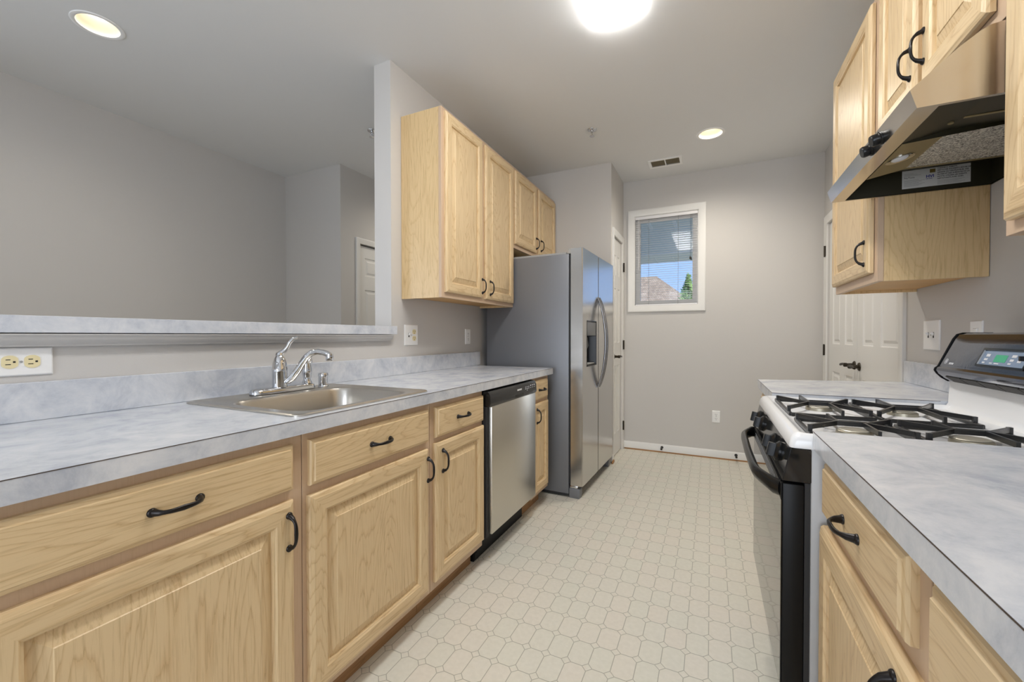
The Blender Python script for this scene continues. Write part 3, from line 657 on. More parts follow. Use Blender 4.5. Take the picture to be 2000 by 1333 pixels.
def fridge_handle(y, par):
    bm = nb(); pts = []; fl = []
    for i in range(25):
        t = -1+2*i/24; h = 0.062*(1-t*t)**0.8+0.002
        pts.append((-0.793+h-0.001, y, 1.079+t*0.343)); fl.append((0.011, 0.0075+0.002*(1-abs(t))))
    tube(bm, pts, 0.01, 14, 0, flat=fl, up=(1, 0, 0)); obj('door_handle', bm, 'handle_steel', par, angle=60)
fridge_handle(sp_-0.026, fd); fridge_handle(sp_+0.026, rd)
for y in (f0+0.004, f1-0.074):
    bm = nb(); bx(bm, -0.90, -0.815, y, y+0.07, 1.7005, 1.7345, 0.004, 2); obj('hinge_cover', bm, 'hinge_cover', r)
bm = nb(); bx(bm, -1.50, -0.92, f0+0.02, f1-0.02, 1.7005, 1.7155); obj('top_cover', bm, 'hinge_cover', r, smooth=False)
bm = nb(); bx(bm, -0.92, -0.900, f0+0.01, f1-0.01, 0.02, 0.085); obj('base_grille', bm, 'gasket', r, smooth=False)
for y in (f0+0.001, f1-0.061):
    bm = nb(); bx(bm, -0.892, -0.812, y, y+0.06, 0.006, 0.068, 0.008, 3); bx(bm, -0.888, -0.818, y+0.002, y+0.058, 0.0, 0.008); obj('leveling_foot', bm, 'grey_plastic', r)
    bm = nb(); bx(bm, -0.885, -0.830, y+0.005, y+0.05, 0.068, 0.086, 0.003, 2); obj('door_hinge', bm, 'chrome', r)
bm = nb()
for y in (f0+0.05, f1-0.05): lathe(bm, [(0.02, 0.0), (0.02, 0.026)], (-1.45, y, 0.0), (0, 0, 1), 16)
bx(bm, -1.53, -0.893, f0+0.003, f1-0.003, 0.012, 0.0248); obj('base_skirt', bm, 'gasket', r, smooth=False)

# ------------------------------------------------------------------ right run: counters, base cabinets
FRT = Face('-x', 0.222)
SY0, SY1 = 1.172, 1.886
def base_right(y0, y1, label, doors, drawers):
    r = thing('base_cabinet', label, 'cabinet', (0.54, (y0+y1)/2, 0), 'oak base cabinets along the right wall')
    bm = nb(); bx(bm, 0.241+T, WR-0.003, y0+0.001, y1-0.001, 0.105, 0.866); obj('carcass', bm, 'veneer', r, smooth=False)
    bm = nb(); bx(bm, 0.241, 0.241+T-0.0005, y0+0.001, y1-0.001, 0.105, 0.866, 0.0008, 1); obj('face_frame', bm, 'frame_wood', r, smooth=False)
    bm = nb(); bx(bm, 0.315, 0.327, y0+0.001, y1-0.001, 0.0, 0.104); obj('toe_kick', bm, 'kick', r, smooth=False)
    for d in doors: cab_door(r, FRT, *d)
    for d in drawers: drawer(r, FRT, d[0], d[1])
base_right(0.666, 1.166, 'oak base cabinet next to the stove, drawer with dark pull over a door', [((0.672, 1.152, 0.135, 0.700), 0.715, 0.632)], [((0.697, 1.130, 0.731, 0.848), True)])
base_right(0.166, 0.664, 'oak base cabinet at the front right corner, second from the stove', [((0.185, 0.640, 0.135, 0.700), 0.600, 0.632)], [((0.195, 0.631, 0.731, 0.848), True)])
r = thing('countertop', 'grey marbled laminate countertop on the near side of the stove', 'countertop', (0.53, 0.35, 0.868))
bm = nb(); bx(bm, XCR, WR-0.002, -0.5, SY0-0.003, 0.868, ZC); obj('top', bm, 'laminate', r, smooth=False)
bm = nb(); bx(bm, XCR-0.0006, XCR+0.002, -0.5, SY0-0.0028, 0.9072, 0.9086); obj('edge_seam', bm, 'seam', r, smooth=False)
bm = nb(); bx(bm, WR-0.0185, WR-0.001, -0.5, SY0-0.003, ZC+0.0004, 1.010, 0.0015, 1); obj('backsplash', bm, 'laminate', r)
# far counter: its far end is cut at an angle beside the double doors
r = thing('countertop', 'short grey marbled countertop beyond the stove, beside the white double doors', 'countertop', (0.53, 2.2, 0.868))
poly = [(XCR, SY1+0.004), (XCR, 2.438), (WR-0.002, 2.592), (WR-0.002, SY1+0.004)]
bm = nb(); prism(bm, poly, 2, 0.868, ZC); obj('top', bm, 'laminate', r, smooth=False)
bm = nb(); bx(bm, XCR-0.0006, XCR+0.002, SY1+0.0036, 2.438, 0.9072, 0.9086); bx(bm, XCR, 0.70, SY1+0.0034, SY1+0.0045, 0.9072, 0.9086); obj('edge_seam', bm, 'seam', r, smooth=False)
bm = nb(); bx(bm, WR-0.0185, WR-0.001, SY1+0.004, 2.592, ZC+0.0004, 1.010, 0.0015, 1); obj('backsplash', bm, 'laminate', r)
r = thing('base_cabinet', 'oak base cabinet beyond the stove, mostly hidden behind it', 'cabinet', (0.54, 2.15, 0), 'oak base cabinets along the right wall')
bm = nb(); prism(bm, [(0.26, SY1+0.006), (0.26, 2.41), (WR-0.003, 2.56), (WR-0.003, SY1+0.006)], 2, 0.105, 0.866); obj('carcass', bm, 'veneer', r, smooth=False)
bm = nb(); bx(bm, 0.241, 0.2595, SY1+0.006, 2.41, 0.105, 0.866, 0.0008, 1); obj('face_frame', bm, 'frame_wood', r, smooth=False)
bm = nb(); bx(bm, 0.315, 0.327, SY1+0.006, 2.41, 0.0, 0.104); obj('toe_kick', bm, 'kick', r, smooth=False)
cab_door(r, FRT, (1.905, 2.385, 0.135, 0.700), 1.95, 0.632); drawer(r, FRT, (1.91, 2.38, 0.731, 0.848))

# ------------------------------------------------------------------ gas range
r = thing('gas_range', 'freestanding gas range with white cooktop, black front and dark backguard', 'stove', (0.5, (SY0+SY1)/2, 0))
a0, a1 = SY0+0.002, SY1-0.002
bm = nb(); bx(bm, 0.212, 0.80, a0, a0+0.012, 0.02, 0.866, 0.003, 2); bx(bm, 0.212, 0.80, a1-0.012, a1, 0.02, 0.866, 0.003, 2); bx(bm, 0.230, 0.80, a0+0.012, a1-0.012, 0.05, 0.80)
obj('body', bm, 'stove_side', r)
# cooktop: raised rounded rim round a sunken pan
bm = nb(); O = (0.170, 0.716, a0, a1)
rs = [rrect(*O, 0.012, 0.864), rrect(*O, 0.012, 0.872), rrect(O[0]+0.003, O[1], O[2]+0.002, O[3]-0.002, 0.014, 0.886), rrect(O[0]+0.010, O[1], O[2]+0.007, O[3]-0.007, 0.018, 0.896), rrect(O[0]+0.020, O[1], O[2]+0.013, O[3]-0.013, 0.020, 0.899),
      rrect(O[0]+0.026, O[1]-0.002, O[2]+0.016, O[3]-0.016, 0.022, 0.8985), rrect(O[0]+0.034, O[1]-0.006, O[2]+0.020, O[3]-0.020, 0.022, 0.888), rrect(O[0]+0.040, O[1]-0.010, O[2]+0.023, O[3]-0.023, 0.022, 0.8855)]
vs = faces_from(bm, rs, True, 0, True); cap(bm, vs[0]); cap(bm, vs[-1]); obj('cooktop', bm, 'enamel', r, angle=60)
# backguard
bm = nb(); prism(bm, [(0.700, 0.866), (0.700, 0.884), (0.708, 0.892), (0.716, 0.905), (0.720, 0.978), (0.820, 0.978), (0.820, 0.866)], 1, a0, a1); obj('backguard_riser', bm, 'enamel', r)
bgp = [(0.716, 0.9782), (0.699, 0.990), (0.686, 1.004), (0.681, 1.014), (0.683, 1.022), (0.690, 1.028), (0.727, 1.118), (0.737, 1.133), (0.752, 1.138), (0.820, 1.138), (0.820, 0.9782)]
bm = nb(); prism(bm, bgp, 1, a0+0.004, a1-0.004); bg = obj('backguard', bm, 'dark_steel', r, angle=25)
for y0, y1 in ((a0+0.001, a0+0.0040), (a1-0.0040, a1-0.001)):
    bm = nb(); prism(bm, [(x-0.003 if x < 0.8 else x, z+(0.002 if z > 1.03 else -0.001 if z < 1.0 else 0)) for x, z in bgp], 1, y0, y1); obj('backguard_end_cap', bm, 'black_satin', r)
nx, nz = 0.0905, -0.0372    # slope of the control face: from (0.690,1.028) to (0.727,1.118)
ln = math.hypot(0.037, 0.090); tx, tz = 0.037/ln, 0.090/ln
def onbg(u, s, h=0.0): return Vector((0.690+tx*s-tz*h, u, 1.028+tz*s+tx*h))
class BG:
    k = 'bg'
    def __call__(s, u, v, h): return onbg(u, v, h)
GB = BG()
def bgbox(name, u0, u1, s0, s1, h, mat, par, bev=0.0):
    bm = nb(); vs = faces_from(bm, [ring(GB, (u0, u1, s0, s1), 0, 0.0002), ring(GB, (u0, u1, s0, s1), 0, h*0.6), ring(GB, (u0, u1, s0, s1), bev, h)]); cap(bm, vs[0]); cap(bm, vs[-1])
    return obj(name, bm, mat, par, smooth=False)
bgbox('control_overlay', a0+0.03, a1-0.03, 0.006, 0.084, 0.0008, 'dark_steel', bg)
bm = nb(); faces_from(bm, [ring(GB, (1.465, 1.672, 0.014, 0.070), 0.0, 0.0009), ring(GB, (1.465, 1.672, 0.014, 0.070), 0.0, 0.005), ring(GB, (1.465, 1.672, 0.014, 0.070), 0.006, 0.005), ring(GB, (1.465, 1.672, 0.014, 0.070), 0.007, 0.0015)]); obj('clock_bezel', bm, 'black_gloss', bg, recalc=False)
dsp = bgbox('clock_panel', 1.472, 1.665, 0.021, 0.063, 0.0016, 'display_panel', bg)
bgbox('clock_display', 1.555, 1.606, 0.031, 0.052, 0.0022, 'display', dsp)
bm = nb()
for (u, s, w_, h_) in [(1.632, 0.045, 0.016, 0.008), (1.636, 0.034, 0.014, 0.006), (1.640, 0.025, 0.012, 0.004), (1.520, 0.047, 0.018, 0.007), (1.524, 0.036, 0.014, 0.006), (1.528, 0.027, 0.012, 0.004), (1.492, 0.046, 0.014, 0.006), (1.494, 0.034, 0.014, 0.006), (1.577, 0.025, 0.02, 0.003), (1.606, 0.025, 0.012, 0.003)]:
    vs = faces_from(bm, [ring(GB, (u, u+w_, s, s+h_), 0, 0.0016), ring(GB, (u, u+w_, s, s+h_), 0, 0.0024)]); cap(bm, vs[1])
obj('button_print', bm, 'mark', dsp, smooth=False)
bm = nb(); ax = Vector((-tz, 0, tx)); lathe(bm, [(0.022, 0), (0.022, 0.004), (0.018, 0.006), (0.018, 0.018), (0.015, 0.021)], onbg(1.432, 0.045, 0.0009), ax, 24); bx(bm, 0.67, 0.70, 1.429, 1.435, 1.068, 1.08); obj('oven_knob', bm, 'black_plastic', bg)
bm = nb(); lathe(bm, [(0.0055, 0), (0.0055, 0.003), (0.003, 0.005)], onbg(1.452, 0.018, 0.0009), ax, 14); obj('indicator_lamp', bm, 'red', bg)
bm = nb(); lathe(bm, [(0.009, 0.0), (0.009, 0.0006), (0.0075, 0.0006), (0.0075, 0.0002)], onbg(1.845, 0.019, 0.0009), ax, 20, caps=False)
for (u, s, w_, h_) in [(1.842, 0.014, 0.002, 0.010), (1.846, 0.014, 0.002, 0.010), (1.815, 0.010, 0.006, 0.006), (1.806, 0.010, 0.006, 0.006), (1.797, 0.010, 0.006, 0.006)]:
    vs = faces_from(bm, [ring(GB, (u, u+w_, s, s+h_), 0, 0.0009), ring(GB, (u, u+w_, s, s+h_), 0, 0.0015)]); cap(bm, vs[1])
obj('emblem', bm, 'mark', bg)
bm = nb()
y = a1-0.05
while y > a0+0.05:
    d = 0.0125
    vs = faces_from(bm, [[(0.7115, y, 0.9795), (0.7115, y-0.085, 0.9795), (0.6890, y-0.085, 0.9965), (0.6890, y, 0.9965)], [(0.7165, y, 0.985), (0.7165, y-0.085, 0.985), (0.694, y-0.085, 1.002), (0.694, y, 1.002)]]); cap(bm, vs[0]); cap(bm, vs[1]); y -= 0.090
obj('oven_vent', bm, 'slot', bg, smooth=False)
# front: sloping control panel, oven door, drawer
bm = nb(); prism(bm, [(0.1715, 0.8635), (0.1545, 0.783), (0.230, 0.783), (0.230, 0.8635)], 1, a0+0.001, a1-0.001)
bmesh.ops.bevel(bm, geom=list(bm.edges), offset=0.002, segments=2, affect='EDGES'); cpn = obj('control_panel', bm, 'black_gloss', r)
ln2 = math.hypot(0.017, 0.0805); px_, pz_ = 0.017/ln2, 0.0805/ln2; axk = Vector((-pz_, 0, px_))
for y in (1.775, 1.665, 1.385, 1.285):
    bm = nb(); c = Vector((0.1545+px_*0.045, y, 0.783+pz_*0.045))
    lathe(bm, [(0.026, 0.0005), (0.026, 0.006), (0.021, 0.010), (0.019, 0.012)], c, axk, 24)
    up = Vector((px_, 0, pz_)); sd_ = Vector((0, 1, 0))
    rr = []
    for h, w_, l_ in ((0.012, 0.007, 0.0165), (0.027, 0.0055, 0.0170), (0.029, 0.0045, 0.0160)):
        rr.append([c+axk*h+sd_*(w_*a)+up*(l_*b_) for a, b_ in ((-1, -1), (1, -1), (1, 1), (-1, 1))])
    vs = faces_from(bm, rr); cap(bm, vs[0]); cap(bm, vs[-1]); obj('burner_knob', bm, 'black_plastic', cpn)
bm = nb(); bx(bm, 0.156, 0.200, a0+0.004, a1-0.004, 0.265, 0.776, 0.003, 2); od = obj('oven_door', bm, 'black_satin', r)
bm = nb(); bx(bm, 0.1535, 0.1558, a0+0.006, a1-0.006, 0.277, 0.735, 0.0006, 1); obj('door_glass', bm, 'black_glass', od)
bm = nb(); bx(bm, 0.1525, 0.1558, a0+0.004, a1-0.004, 0.736, 0.776, 0.0008, 1); obj('door_top_band', bm, 'black_satin', od)
bm = nb()
for k in range(3): bx(bm, 0.1512, 0.1524, a0+0.09, a1-0.09, 0.744+0.009*k, 0.748+0.009*k)
obj('door_vent_slots', bm, 'grey_plastic', od, smooth=False)
bm = nb(); hp = [(0.156, 1.196, 0.758), (0.142, 1.212, 0.758), (0.121, 1.282, 0.758), (0.114, 1.312, 0.758), (0.111, 1.36, 0.758), (0.109, 1.53, 0.758), (0.111, 1.72, 0.758), (0.114, 1.775, 0.758), (0.121, 1.800, 0.758), (0.142, 1.852, 0.758), (0.156, 1.862, 0.758)]
tube(bm, hp, 0.012, 14, 0, flat=[(0.010, 0.020), (0.010, 0.020), (0.010, 0.018), (0.011, 0.017), (0.011, 0.016), (0.011, 0.0155), (0.011, 0.016), (0.011, 0.017), (0.010, 0.018), (0.010, 0.020), (0.010, 0.020)], up=(0, 0, 1)); obj('oven_handle', bm, 'black_plastic', od, angle=60)
bm = nb(); bx(bm, 0.192, 0.212, a0+0.004, a1-0.004, 0.075, 0.258, 0.003, 2); obj('storage_drawer', bm, 'black_gloss', r)
bm = nb(); bx(bm, 0.2005, 0.2115, a0+0.003, a0+0.018, 0.262, 0.782); obj('front_frame', bm, 'gasket', r, smooth=False)
bm = nb(); bx(bm, 0.2005, 0.2115, a1-0.018, a1-0.003, 0.262, 0.782); obj('front_frame', bm, 'gasket', r, smooth=False)
bm = nb()
for x in (0.26, 0.76):
    for y in (a0+0.05, a1-0.05): lathe(bm, [(0.02, 0), (0.02, 0.05)], (x, y, 0), (0, 0, 1), 12)
bx(bm, 0.27, 0.79, a0+0.02, a1-0.02, 0.03, 0.051); obj('base', bm, 'gasket', r, smooth=False)
# burners stay with the range; the four grates lift off
for x in (0.320, 0.530):
    for y in (1.290, 1.665):
        bm = nb(); lathe(bm, [(0.037, 0.0), (0.036, 0.009), (0.034, 0.010)], (x, y, 0.8857), (0, 0, 1), 28); b_ = obj('burner', bm, 'burner', r)
        bm = nb(); lathe(bm, [(0.031, 0.0), (0.033, 0.001), (0.031, 0.0025), (0.012, 0.003)], (x, y, 0.8958), (0, 0, 1), 28); obj('burner_cap', bm, 'burner_cap', b_)
def grate(cx, cy, hx, hy, label):
    g = nb(); z0, z1 = 0.8866, 0.9120; t = 0.0028
    def blade(p, q, za=0.9005, zb=z1, th=0.0028):
        p, q = Vector(p), Vector(q); d = (q-p).normalized(); s = Vector((-d.y, d.x))*th
        lo = [Vector((a.x, a.y)) for a in (p-s, p+s, q+s, q-s)]
        vs = faces_from(g, [[(v.x, v.y, za) for v in lo], [(v.x, v.y, zb) for v in lo]]); cap(g, vs[0]); cap(g, vs[1])
    r_ = thing('burner_grate', label, 'grate', (cx, cy, z0), 'cast iron grates on the cooktop')
    for sx_ in (-1, 1): bx(g, cx+sx_*hx-0.005, cx+sx_*hx+0.005, cy-hy, cy+hy, z0, z0+0.010, 0.002, 1)
    for sy_ in (-1, 1): bx(g, cx-hx, cx+hx, cy+sy_*hy-0.005, cy+sy_*hy+0.005, z0, z0+0.010, 0.002, 1)
    obj('frame', g, 'iron', r_, smooth=False); g = nb()
    blade((cx-0.030, cy), (cx+0.030, cy), 0.9005)
    for sx_ in (-1, 1):
        for sy_ in (-1, 1):
            blade((cx+sx_*0.030, cy), (cx+sx_*(hx), cy+sy_*hy*0.76)); bx(g, cx+sx_*hx-0.0045, cx+sx_*hx+0.0045, cy+sy_*hy*0.76-0.0045, cy+sy_*hy*0.76+0.0045, z0+0.009, z1)
    for sx_, sy_ in ((-1, 1), (1, -1)):
        blade((cx+sx_*0.026, cy), (cx+sx_*0.026, cy+sy_*hy)); bx(g, cx+sx_*0.026-0.0035, cx+sx_*0.026+0.0035, cy+sy_*hy-0.0045, cy+sy_*hy+0.0045, z0+0.009, z1)
    obj('fingers', g, 'iron', r_, smooth=False)
grate(0.320, 1.318, 0.100, 0.106, 'black iron grate at the front of the cooktop, nearer the camera')
grate(0.540, 1.318, 0.100, 0.106, 'black iron grate at the back of the cooktop, nearer the camera')
grate(0.320, 1.665, 0.100, 0.160, 'black iron grate at the front of the cooktop, toward the far counter')
grate(0.540, 1.665, 0.100, 0.160, 'black iron grate at the back of the cooktop, toward the far counter')

# ------------------------------------------------------------------ right wall cabinets
RF = 0.549; RD = 0.528; FX = Face('-x', RD)
def upper_right(y0, y1, z0, z1, label, doors, under=True):
    r = thing('wall_cabinet', label, 'cabinet', (0.69, (y0+y1)/2, z0))
    bm = nb(); zz = z0+(0.016 if under else 0.0)
    bx(bm, RF+T, WR-0.002, y0, y1, zz, z1)
    if under: bx(bm, RF+T, WR-0.002, y0, y0+0.015, z0, zz-0.0002); bx(bm, RF+T, WR-0.002, y1-0.015, y1, z0, zz-0.0002)
    obj('carcass', bm, 'veneer', r, smooth=False)
    if under: bm = nb(); bx(bm, RF+T+0.0005, WR-0.003, y0+0.0155, y1-0.0155, zz-0.004, zz-0.0002); obj('bottom_panel', bm, 'underside', r, smooth=False)
    bm = nb(); bx(bm, RF, RF+T-0.0005, y0-0.001, y1, z0, z1, 0.0008, 1); obj('face_frame', bm, 'frame_wood', r, smooth=False)
    for d in doors: cab_door(r, FX, *d)
ZT = 2.395
upper_right(1.962, 2.522, 1.330, ZT, 'oak wall cabinet beyond the range hood, single tall door', [((1.992, 2.514, 1.365, 2.368), 2.030, 1.445)])
upper_right(1.222, 1.960, 1.793, ZT, 'two-door oak wall cabinet above the range hood', [((1.606, 1.905, 1.825, 2.368), 1.632, 1.935), ((1.258, 1.566, 1.825, 2.368), 1.545, 1.935)], under=False)
upper_right(0.420, 1.2205, 1.335, ZT, 'nearest oak wall cabinet, cut off by the right edge of the picture', [((0.820, 1.194, 1.362, 2.368), None, None), ((0.440, 0.800, 1.362, 2.368), None, None)])

# ------------------------------------------------------------------ range hood
h0, h1 = 1.226, 1.959
r = thing('range_hood', 'stainless under-cabinet range hood with two black knobs above the stove', 'range hood', (0.62, 1.59, 1.635))
prof = [(0.409, 1.635), (0.397, 1.677), (0.440, 1.716), (0.480, 1.752), (0.510, 1.774), (0.527, 1.782), (0.548, 1.7845), (0.6, 1.7915), (0.842, 1.7915)]
bm = nb()
faces_from(bm, [[(x, y, z) for x, z in prof] for y in (h0, h1)], False)
th = 0.0012
low = [(0.409, 1.635), (0.842, 1.635)]
for y in (h0, h1):    # end panels
    bm.faces.new([bm.verts.new((x, y, z)) for x, z in prof+[(0.842, 1.635)]])
    s = 1 if y == h0 else -1
    bm.faces.new([bm.verts.new((x, y+s*0.010, z)) for x, z in [(0.449, 1.637), (0.449, 1.72), (0.842, 1.79), (0.842, 1.635)]])
def q4(*p): bm.faces.new([bm.verts.new(v) for v in p])
q4((0.409, h0, 1.635), (0.409, h1, 1.635), (0.449, h1, 1.635), (0.449, h0, 1.635))             # bottom lip
q4((0.449, h0, 1.635), (0.449, h1, 1.635), (0.449, h1, 1.660), (0.449, h0, 1.660))
for y in (h0, h1):
    s = 1 if y == h0 else -1
    q4((0.449, y, 1.635), (0.842, y, 1.635), (0.842, y+s*0.010, 1.635), (0.449, y+s*0.010, 1.635))
q4((0.842, h0, 1.635), (0.842, h1, 1.635), (0.842, h1, 1.7915), (0.842, h0, 1.7915))
bmesh.ops.remove_doubles(bm, verts=list(bm.verts), dist=1e-5)
sh = obj('shell', bm, 'ss_y', r, recalc=False, angle=20)
bm = nb()
q4((0.4495, 1.4815, 1.716), (0.841, 1.4815, 1.716), (0.841, h1-0.0105, 1.716), (0.4495, h1-0.0105, 1.716))      # pan ceiling
for (xa, za), (xb, zb) in zip([(0.4495, 1.6475), (0.555, 1.6690), (0.841, 1.6710)], [(0.555, 1.6690), (0.841, 1.6710)]): q4((xa, h0+0.0108, za), (xb, h0+0.0108, zb), (xb, 1.4815, zb), (xa, 1.4815, za))
q4((0.4495, 1.4815, 1.648), (0.841, 1.4815, 1.6712), (0.841, 1.4815, 1.7158), (0.4495, 1.4815, 1.7158))
q4((0.4495, h1-0.0107, 1.637), (0.841, h1-0.0107, 1.637), (0.841, h1-0.0107, 1.7158), (0.4495, h1-0.0107, 1.7158))     # far inner wall
q4((0.4495, h0+0.0107, 1.637), (0.841, h0+0.0107, 1.637), (0.841, h0+0.0107, 1.7158), (0.4495, h0+0.0107, 1.7158))
q4((0.4495, h0+0.011, 1.640), (0.4495, h1-0.011, 1.640), (0.4495, h1-0.011, 1.7158), (0.4495, h0+0.011, 1.7158))
q4((0.8405, h0+0.011, 1.640), (0.8405, h1-0.011, 1.640), (0.8405, h1-0.011, 1.7158), (0.8405, h0+0.011, 1.7158))
pn = obj('inner_pan', bm, 'pan', r, smooth=False)
bm = nb(); bx(bm, 0.560, 0.76, 1.408, 1.418, 1.6672, 1.6695, 0.001, 1); lathe(bm, [(0.006, 0), (0.006, 0.004)], (0.540, 1.424, 1.662), (0, 0, 1), 10); obj('vent_slot', bm, 'lamp_panel', pn)
bm = nb(); lp = [(0.466, 1.482, 1.6505), (0.555, 1.482, 1.668), (0.555, 1.772, 1.668), (0.466, 1.772, 1.6505)]
vs = faces_from(bm, [lp, [(x, y, z+0.004) for x, y, z in lp]]); cap(bm, vs[0]); cap(bm, vs[1])
for y in (1.772,): q4((0.466, y, 1.654), (0.555, y, 1.672), (0.555, y, 1.7155), (0.466, y, 1.7155))
lpn = obj('lamp_panel', bm, 'lamp_panel', r, smooth=False)
lc = Vector((0.506, 1.628, 1.6580)); ln3 = Vector((0.0175, 0, -0.089)).normalized()
bm = nb(); lathe(bm, [(0.034, -0.001), (0.034, 0.0015), (0.029, 0.001), (0.022, -0.0005)], lc, ln3, 28); obj('hood_lamp', bm, 'chrome', lpn)
bm = nb(); lathe(bm, [(0.021, 0.0), (0.016, 0.004), (0.004, 0.006)], lc-ln3*0.001, ln3, 20); obj('lamp_bulb', bm, 'mark', lpn)
bm = nb(); bx(bm, 0.559, 0.836, 1.486, 1.768, 1.6705, 1.677); flt = obj('mesh_filter', bm, 'filter', r, smooth=False)
bm = nb(); slab(bm, 2, 1.6685, 1.679, (0.5555, 0.840), (1.482, 1.772), [(0.562, 0.833, 1.489, 1.765)]); obj('filter_frame', bm, 'lamp_panel', flt, smooth=False)
FH = Vector((-0.9616, 0, -0.2747)).normalized()
for y, dx_ in ((1.500, 0), (1.425, 0)):
    bm = nb(); lathe(bm, [(0.0175, 0.0005), (0.0175, 0.003), (0.0150, 0.005), (0.0155, 0.018), (0.0135, 0.022)], (0.4035, y, 1.6545), FH, 22); obj('speed_knob', bm, 'black_plastic', r)
# rating label on the inner far wall
def text_mesh(s, size, F, u, v, h, bold=False):
    c = bpy.data.curves.new('lettering', 'FONT'); c.body = s; c.size = size; c.resolution_u = 2
    if bold: c.offset = size*0.03
    o = bpy.data.objects.new('lettering', c); COL.objects.link(o); bpy.context.view_layer.update()
    me = bpy.data.meshes.new_from_object(o.evaluated_get(bpy.context.evaluated_depsgraph_get())); COL.objects.unlink(o); bpy.data.objects.remove(o); bpy.data.curves.remove(c)
    for vv in me.vertices: vv.co = F(u+vv.co.x, v+vv.co.y, h)
    return me
LY = h1-0.0112; FLB = Face('-y', LY)
bm = nb(); bx(bm, 0.612, 0.790, LY, LY+0.0003, 1.652, 1.7155); lb = obj('rating_label', bm, 'paper', r, smooth=False)
def texts(items, mat, par, F, h=0.0004, bold=False):
    bm = nb()
    for s, size, u, v in items:
        me = text_mesh(s, size, F, u, v, h, bold); bm.from_mesh(me); bpy.data.meshes.remove(me)
    return obj('lettering', bm, mat, par, smooth=False, recalc=False)
fr = ["CLEANING AGENTS.", "NETTOYER SOUVENT L'EXCES DE", "GRAISSE DU VENTILATEUR, DES", "FILTRES ET DES SURFACES DE LA", "HOTTE. UTILISER LES AGENTS", "NETTOYANTS AVEC SOIN."]
texts([(s, 0.0056, 0.7055, 1.7095-0.0072*i) for i, s in enumerate(fr)], 'ink', lb, FLB, bold=True)
texts([('NuTone', 0.0085, 0.617, 1.687)], 'ink', lb, FLB)
texts([('HVI', 0.0135, 0.676, 1.683), ('CERTIFIED', 0.0040, 0.675, 1.678)], 'blue_ink', lb, FLB, bold=True)
marks('small_print', FLB, [(0.617, 1.703-0.0035*i, 0.026+0.010*((i*7) % 3), 0.0010) for i in range(3)]+[(0.617, 1.680-0.0034*i, 0.040+0.008*((i*5) % 3), 0.0010) for i in range(7)]+[(0.706, 1.668-0.0030*i, 0.070-0.008*(i % 3), 0.0009) for i in range(5)], 'hinge_cover', lb, 0.0003)
marks('gold_stamp', FLB, [(0.686, 1.699, 0.0145, 0.0125)], 'gold', lb, 0.0003)

# ------------------------------------------------------------------ outlets and switches
def outlet_face(bm, F, u, v, vert=True, mi_recept=1, mi_slot=2):
    """one receptacle: rounded face, two slots and a ground hole"""
    n = 20
    rr = []
    for h in (0.0, 0.0012):
        cl = lambda t, on: max(-0.0145, min(0.0145, t)) if on else t
        rr.append([F(u+cl(0.017*math.cos(2*PI*k/n), not vert), v+cl(0.017*math.sin(2*PI*k/n), vert), 0.0055+h) for k in range(n)])
    vs = faces_from(bm, rr, True, mi_recept); cap(bm, vs[1], mi_recept)
    def sl(du, dv, w, hh):
        if not vert: du, dv, w, hh = -dv, du, hh, w
        vs = faces_from(bm, [ring(F, (u+du-w/2, u+du+w/2, v+dv-hh/2, v+dv+hh/2), 0, 0.0066), ring(F, (u+du-w/2, u+du+w/2, v+dv-hh/2, v+dv+hh/2), 0, 0.0071)], True, mi_slot); cap(bm, vs[1], mi_slot)
    sl(-0.006, 0.003, 0.002, 0.009); sl(0.006, 0.003, 0.002, 0.008); sl(0, -0.0075, 0.0045, 0.0045)
def plate(name, F, u, v, w, h, label, cat, devices, recept='plate'):
    c = F(u, v, 0); r = thing(name, label, cat, c)
    bm = nb(); rect = (u-w/2, u+w/2, v-h/2, v+h/2)
    loops(bm, F, rect, [(0, 0.0003), (0, 0.003), (0.003, 0.0055)], mis=(0, 0, 0, 0)); obj('cover_plate', bm, 'plate', r)
    bm = nb(); lathe(bm, [(0.003, 0.0056), (0.003, 0.0064), (0.002, 0.0068)], c, F(u, v, 1)-c, 12); obj('plate_screw', bm, 'hinge_cover', r)
    for kind, du, dv in devices:
        bm = nb()
        if kind in 'vh': outlet_face(bm, F, u+du, v+dv, kind == 'v', 0, 1); obj('receptacle', bm, [recept, 'slot'], r, smooth=False)
        elif kind == 's':
            loops(bm, F, (u+du-0.005, u+du+0.005, v+dv-0.012, v+dv+0.012), [(0, 0.0056), (0, 0.0060)], mis=(0, 0, 0, 0)); obj('toggle_slot', bm, 'slot', r, smooth=False); bm = nb()
            vs = faces_from(bm, [ring(F, (u+du-0.0036, u+du+0.0036, v+dv-0.002, v+dv+0.010), 0, 0.0061), ring(F, (u+du-0.003, u+du+0.003, v+dv+0.005, v+dv+0.012), 0, 0.016)]); cap(bm, vs[1]); obj('toggle', bm, 'plate', r)
        elif kind == 'r':
            loops(bm, F, (u+du-0.016, u+du+0.016, v+dv-0.033, v+dv+0.033), [(0, 0.0056), (0, 0.0068), (0.0015, 0.0068), (0.002, 0.006), (0.004, 0.0095)], mis=(0, 0, 0, 0)); obj('rocker', bm, 'plate', r)
    return r
FW = Face('+x', WL)
plate('outlet', FW, 0.4205, 1.064, 0.116, 0.072, 'sideways outlet with two ivory sockets on the half wall below the bar', 'outlet', [('h', -0.0195, 0), ('h', 0.0195, 0)], 'ivory')
plate('outlet', FW, 1.970, 1.135, 0.120, 0.121, 'square double-width outlet plate under the tall wall cabinet', 'outlet', [('s', -0.024, 0), ('v', 0.024, 0.0195), ('v', 0.024, -0.0195)], 'ivory')
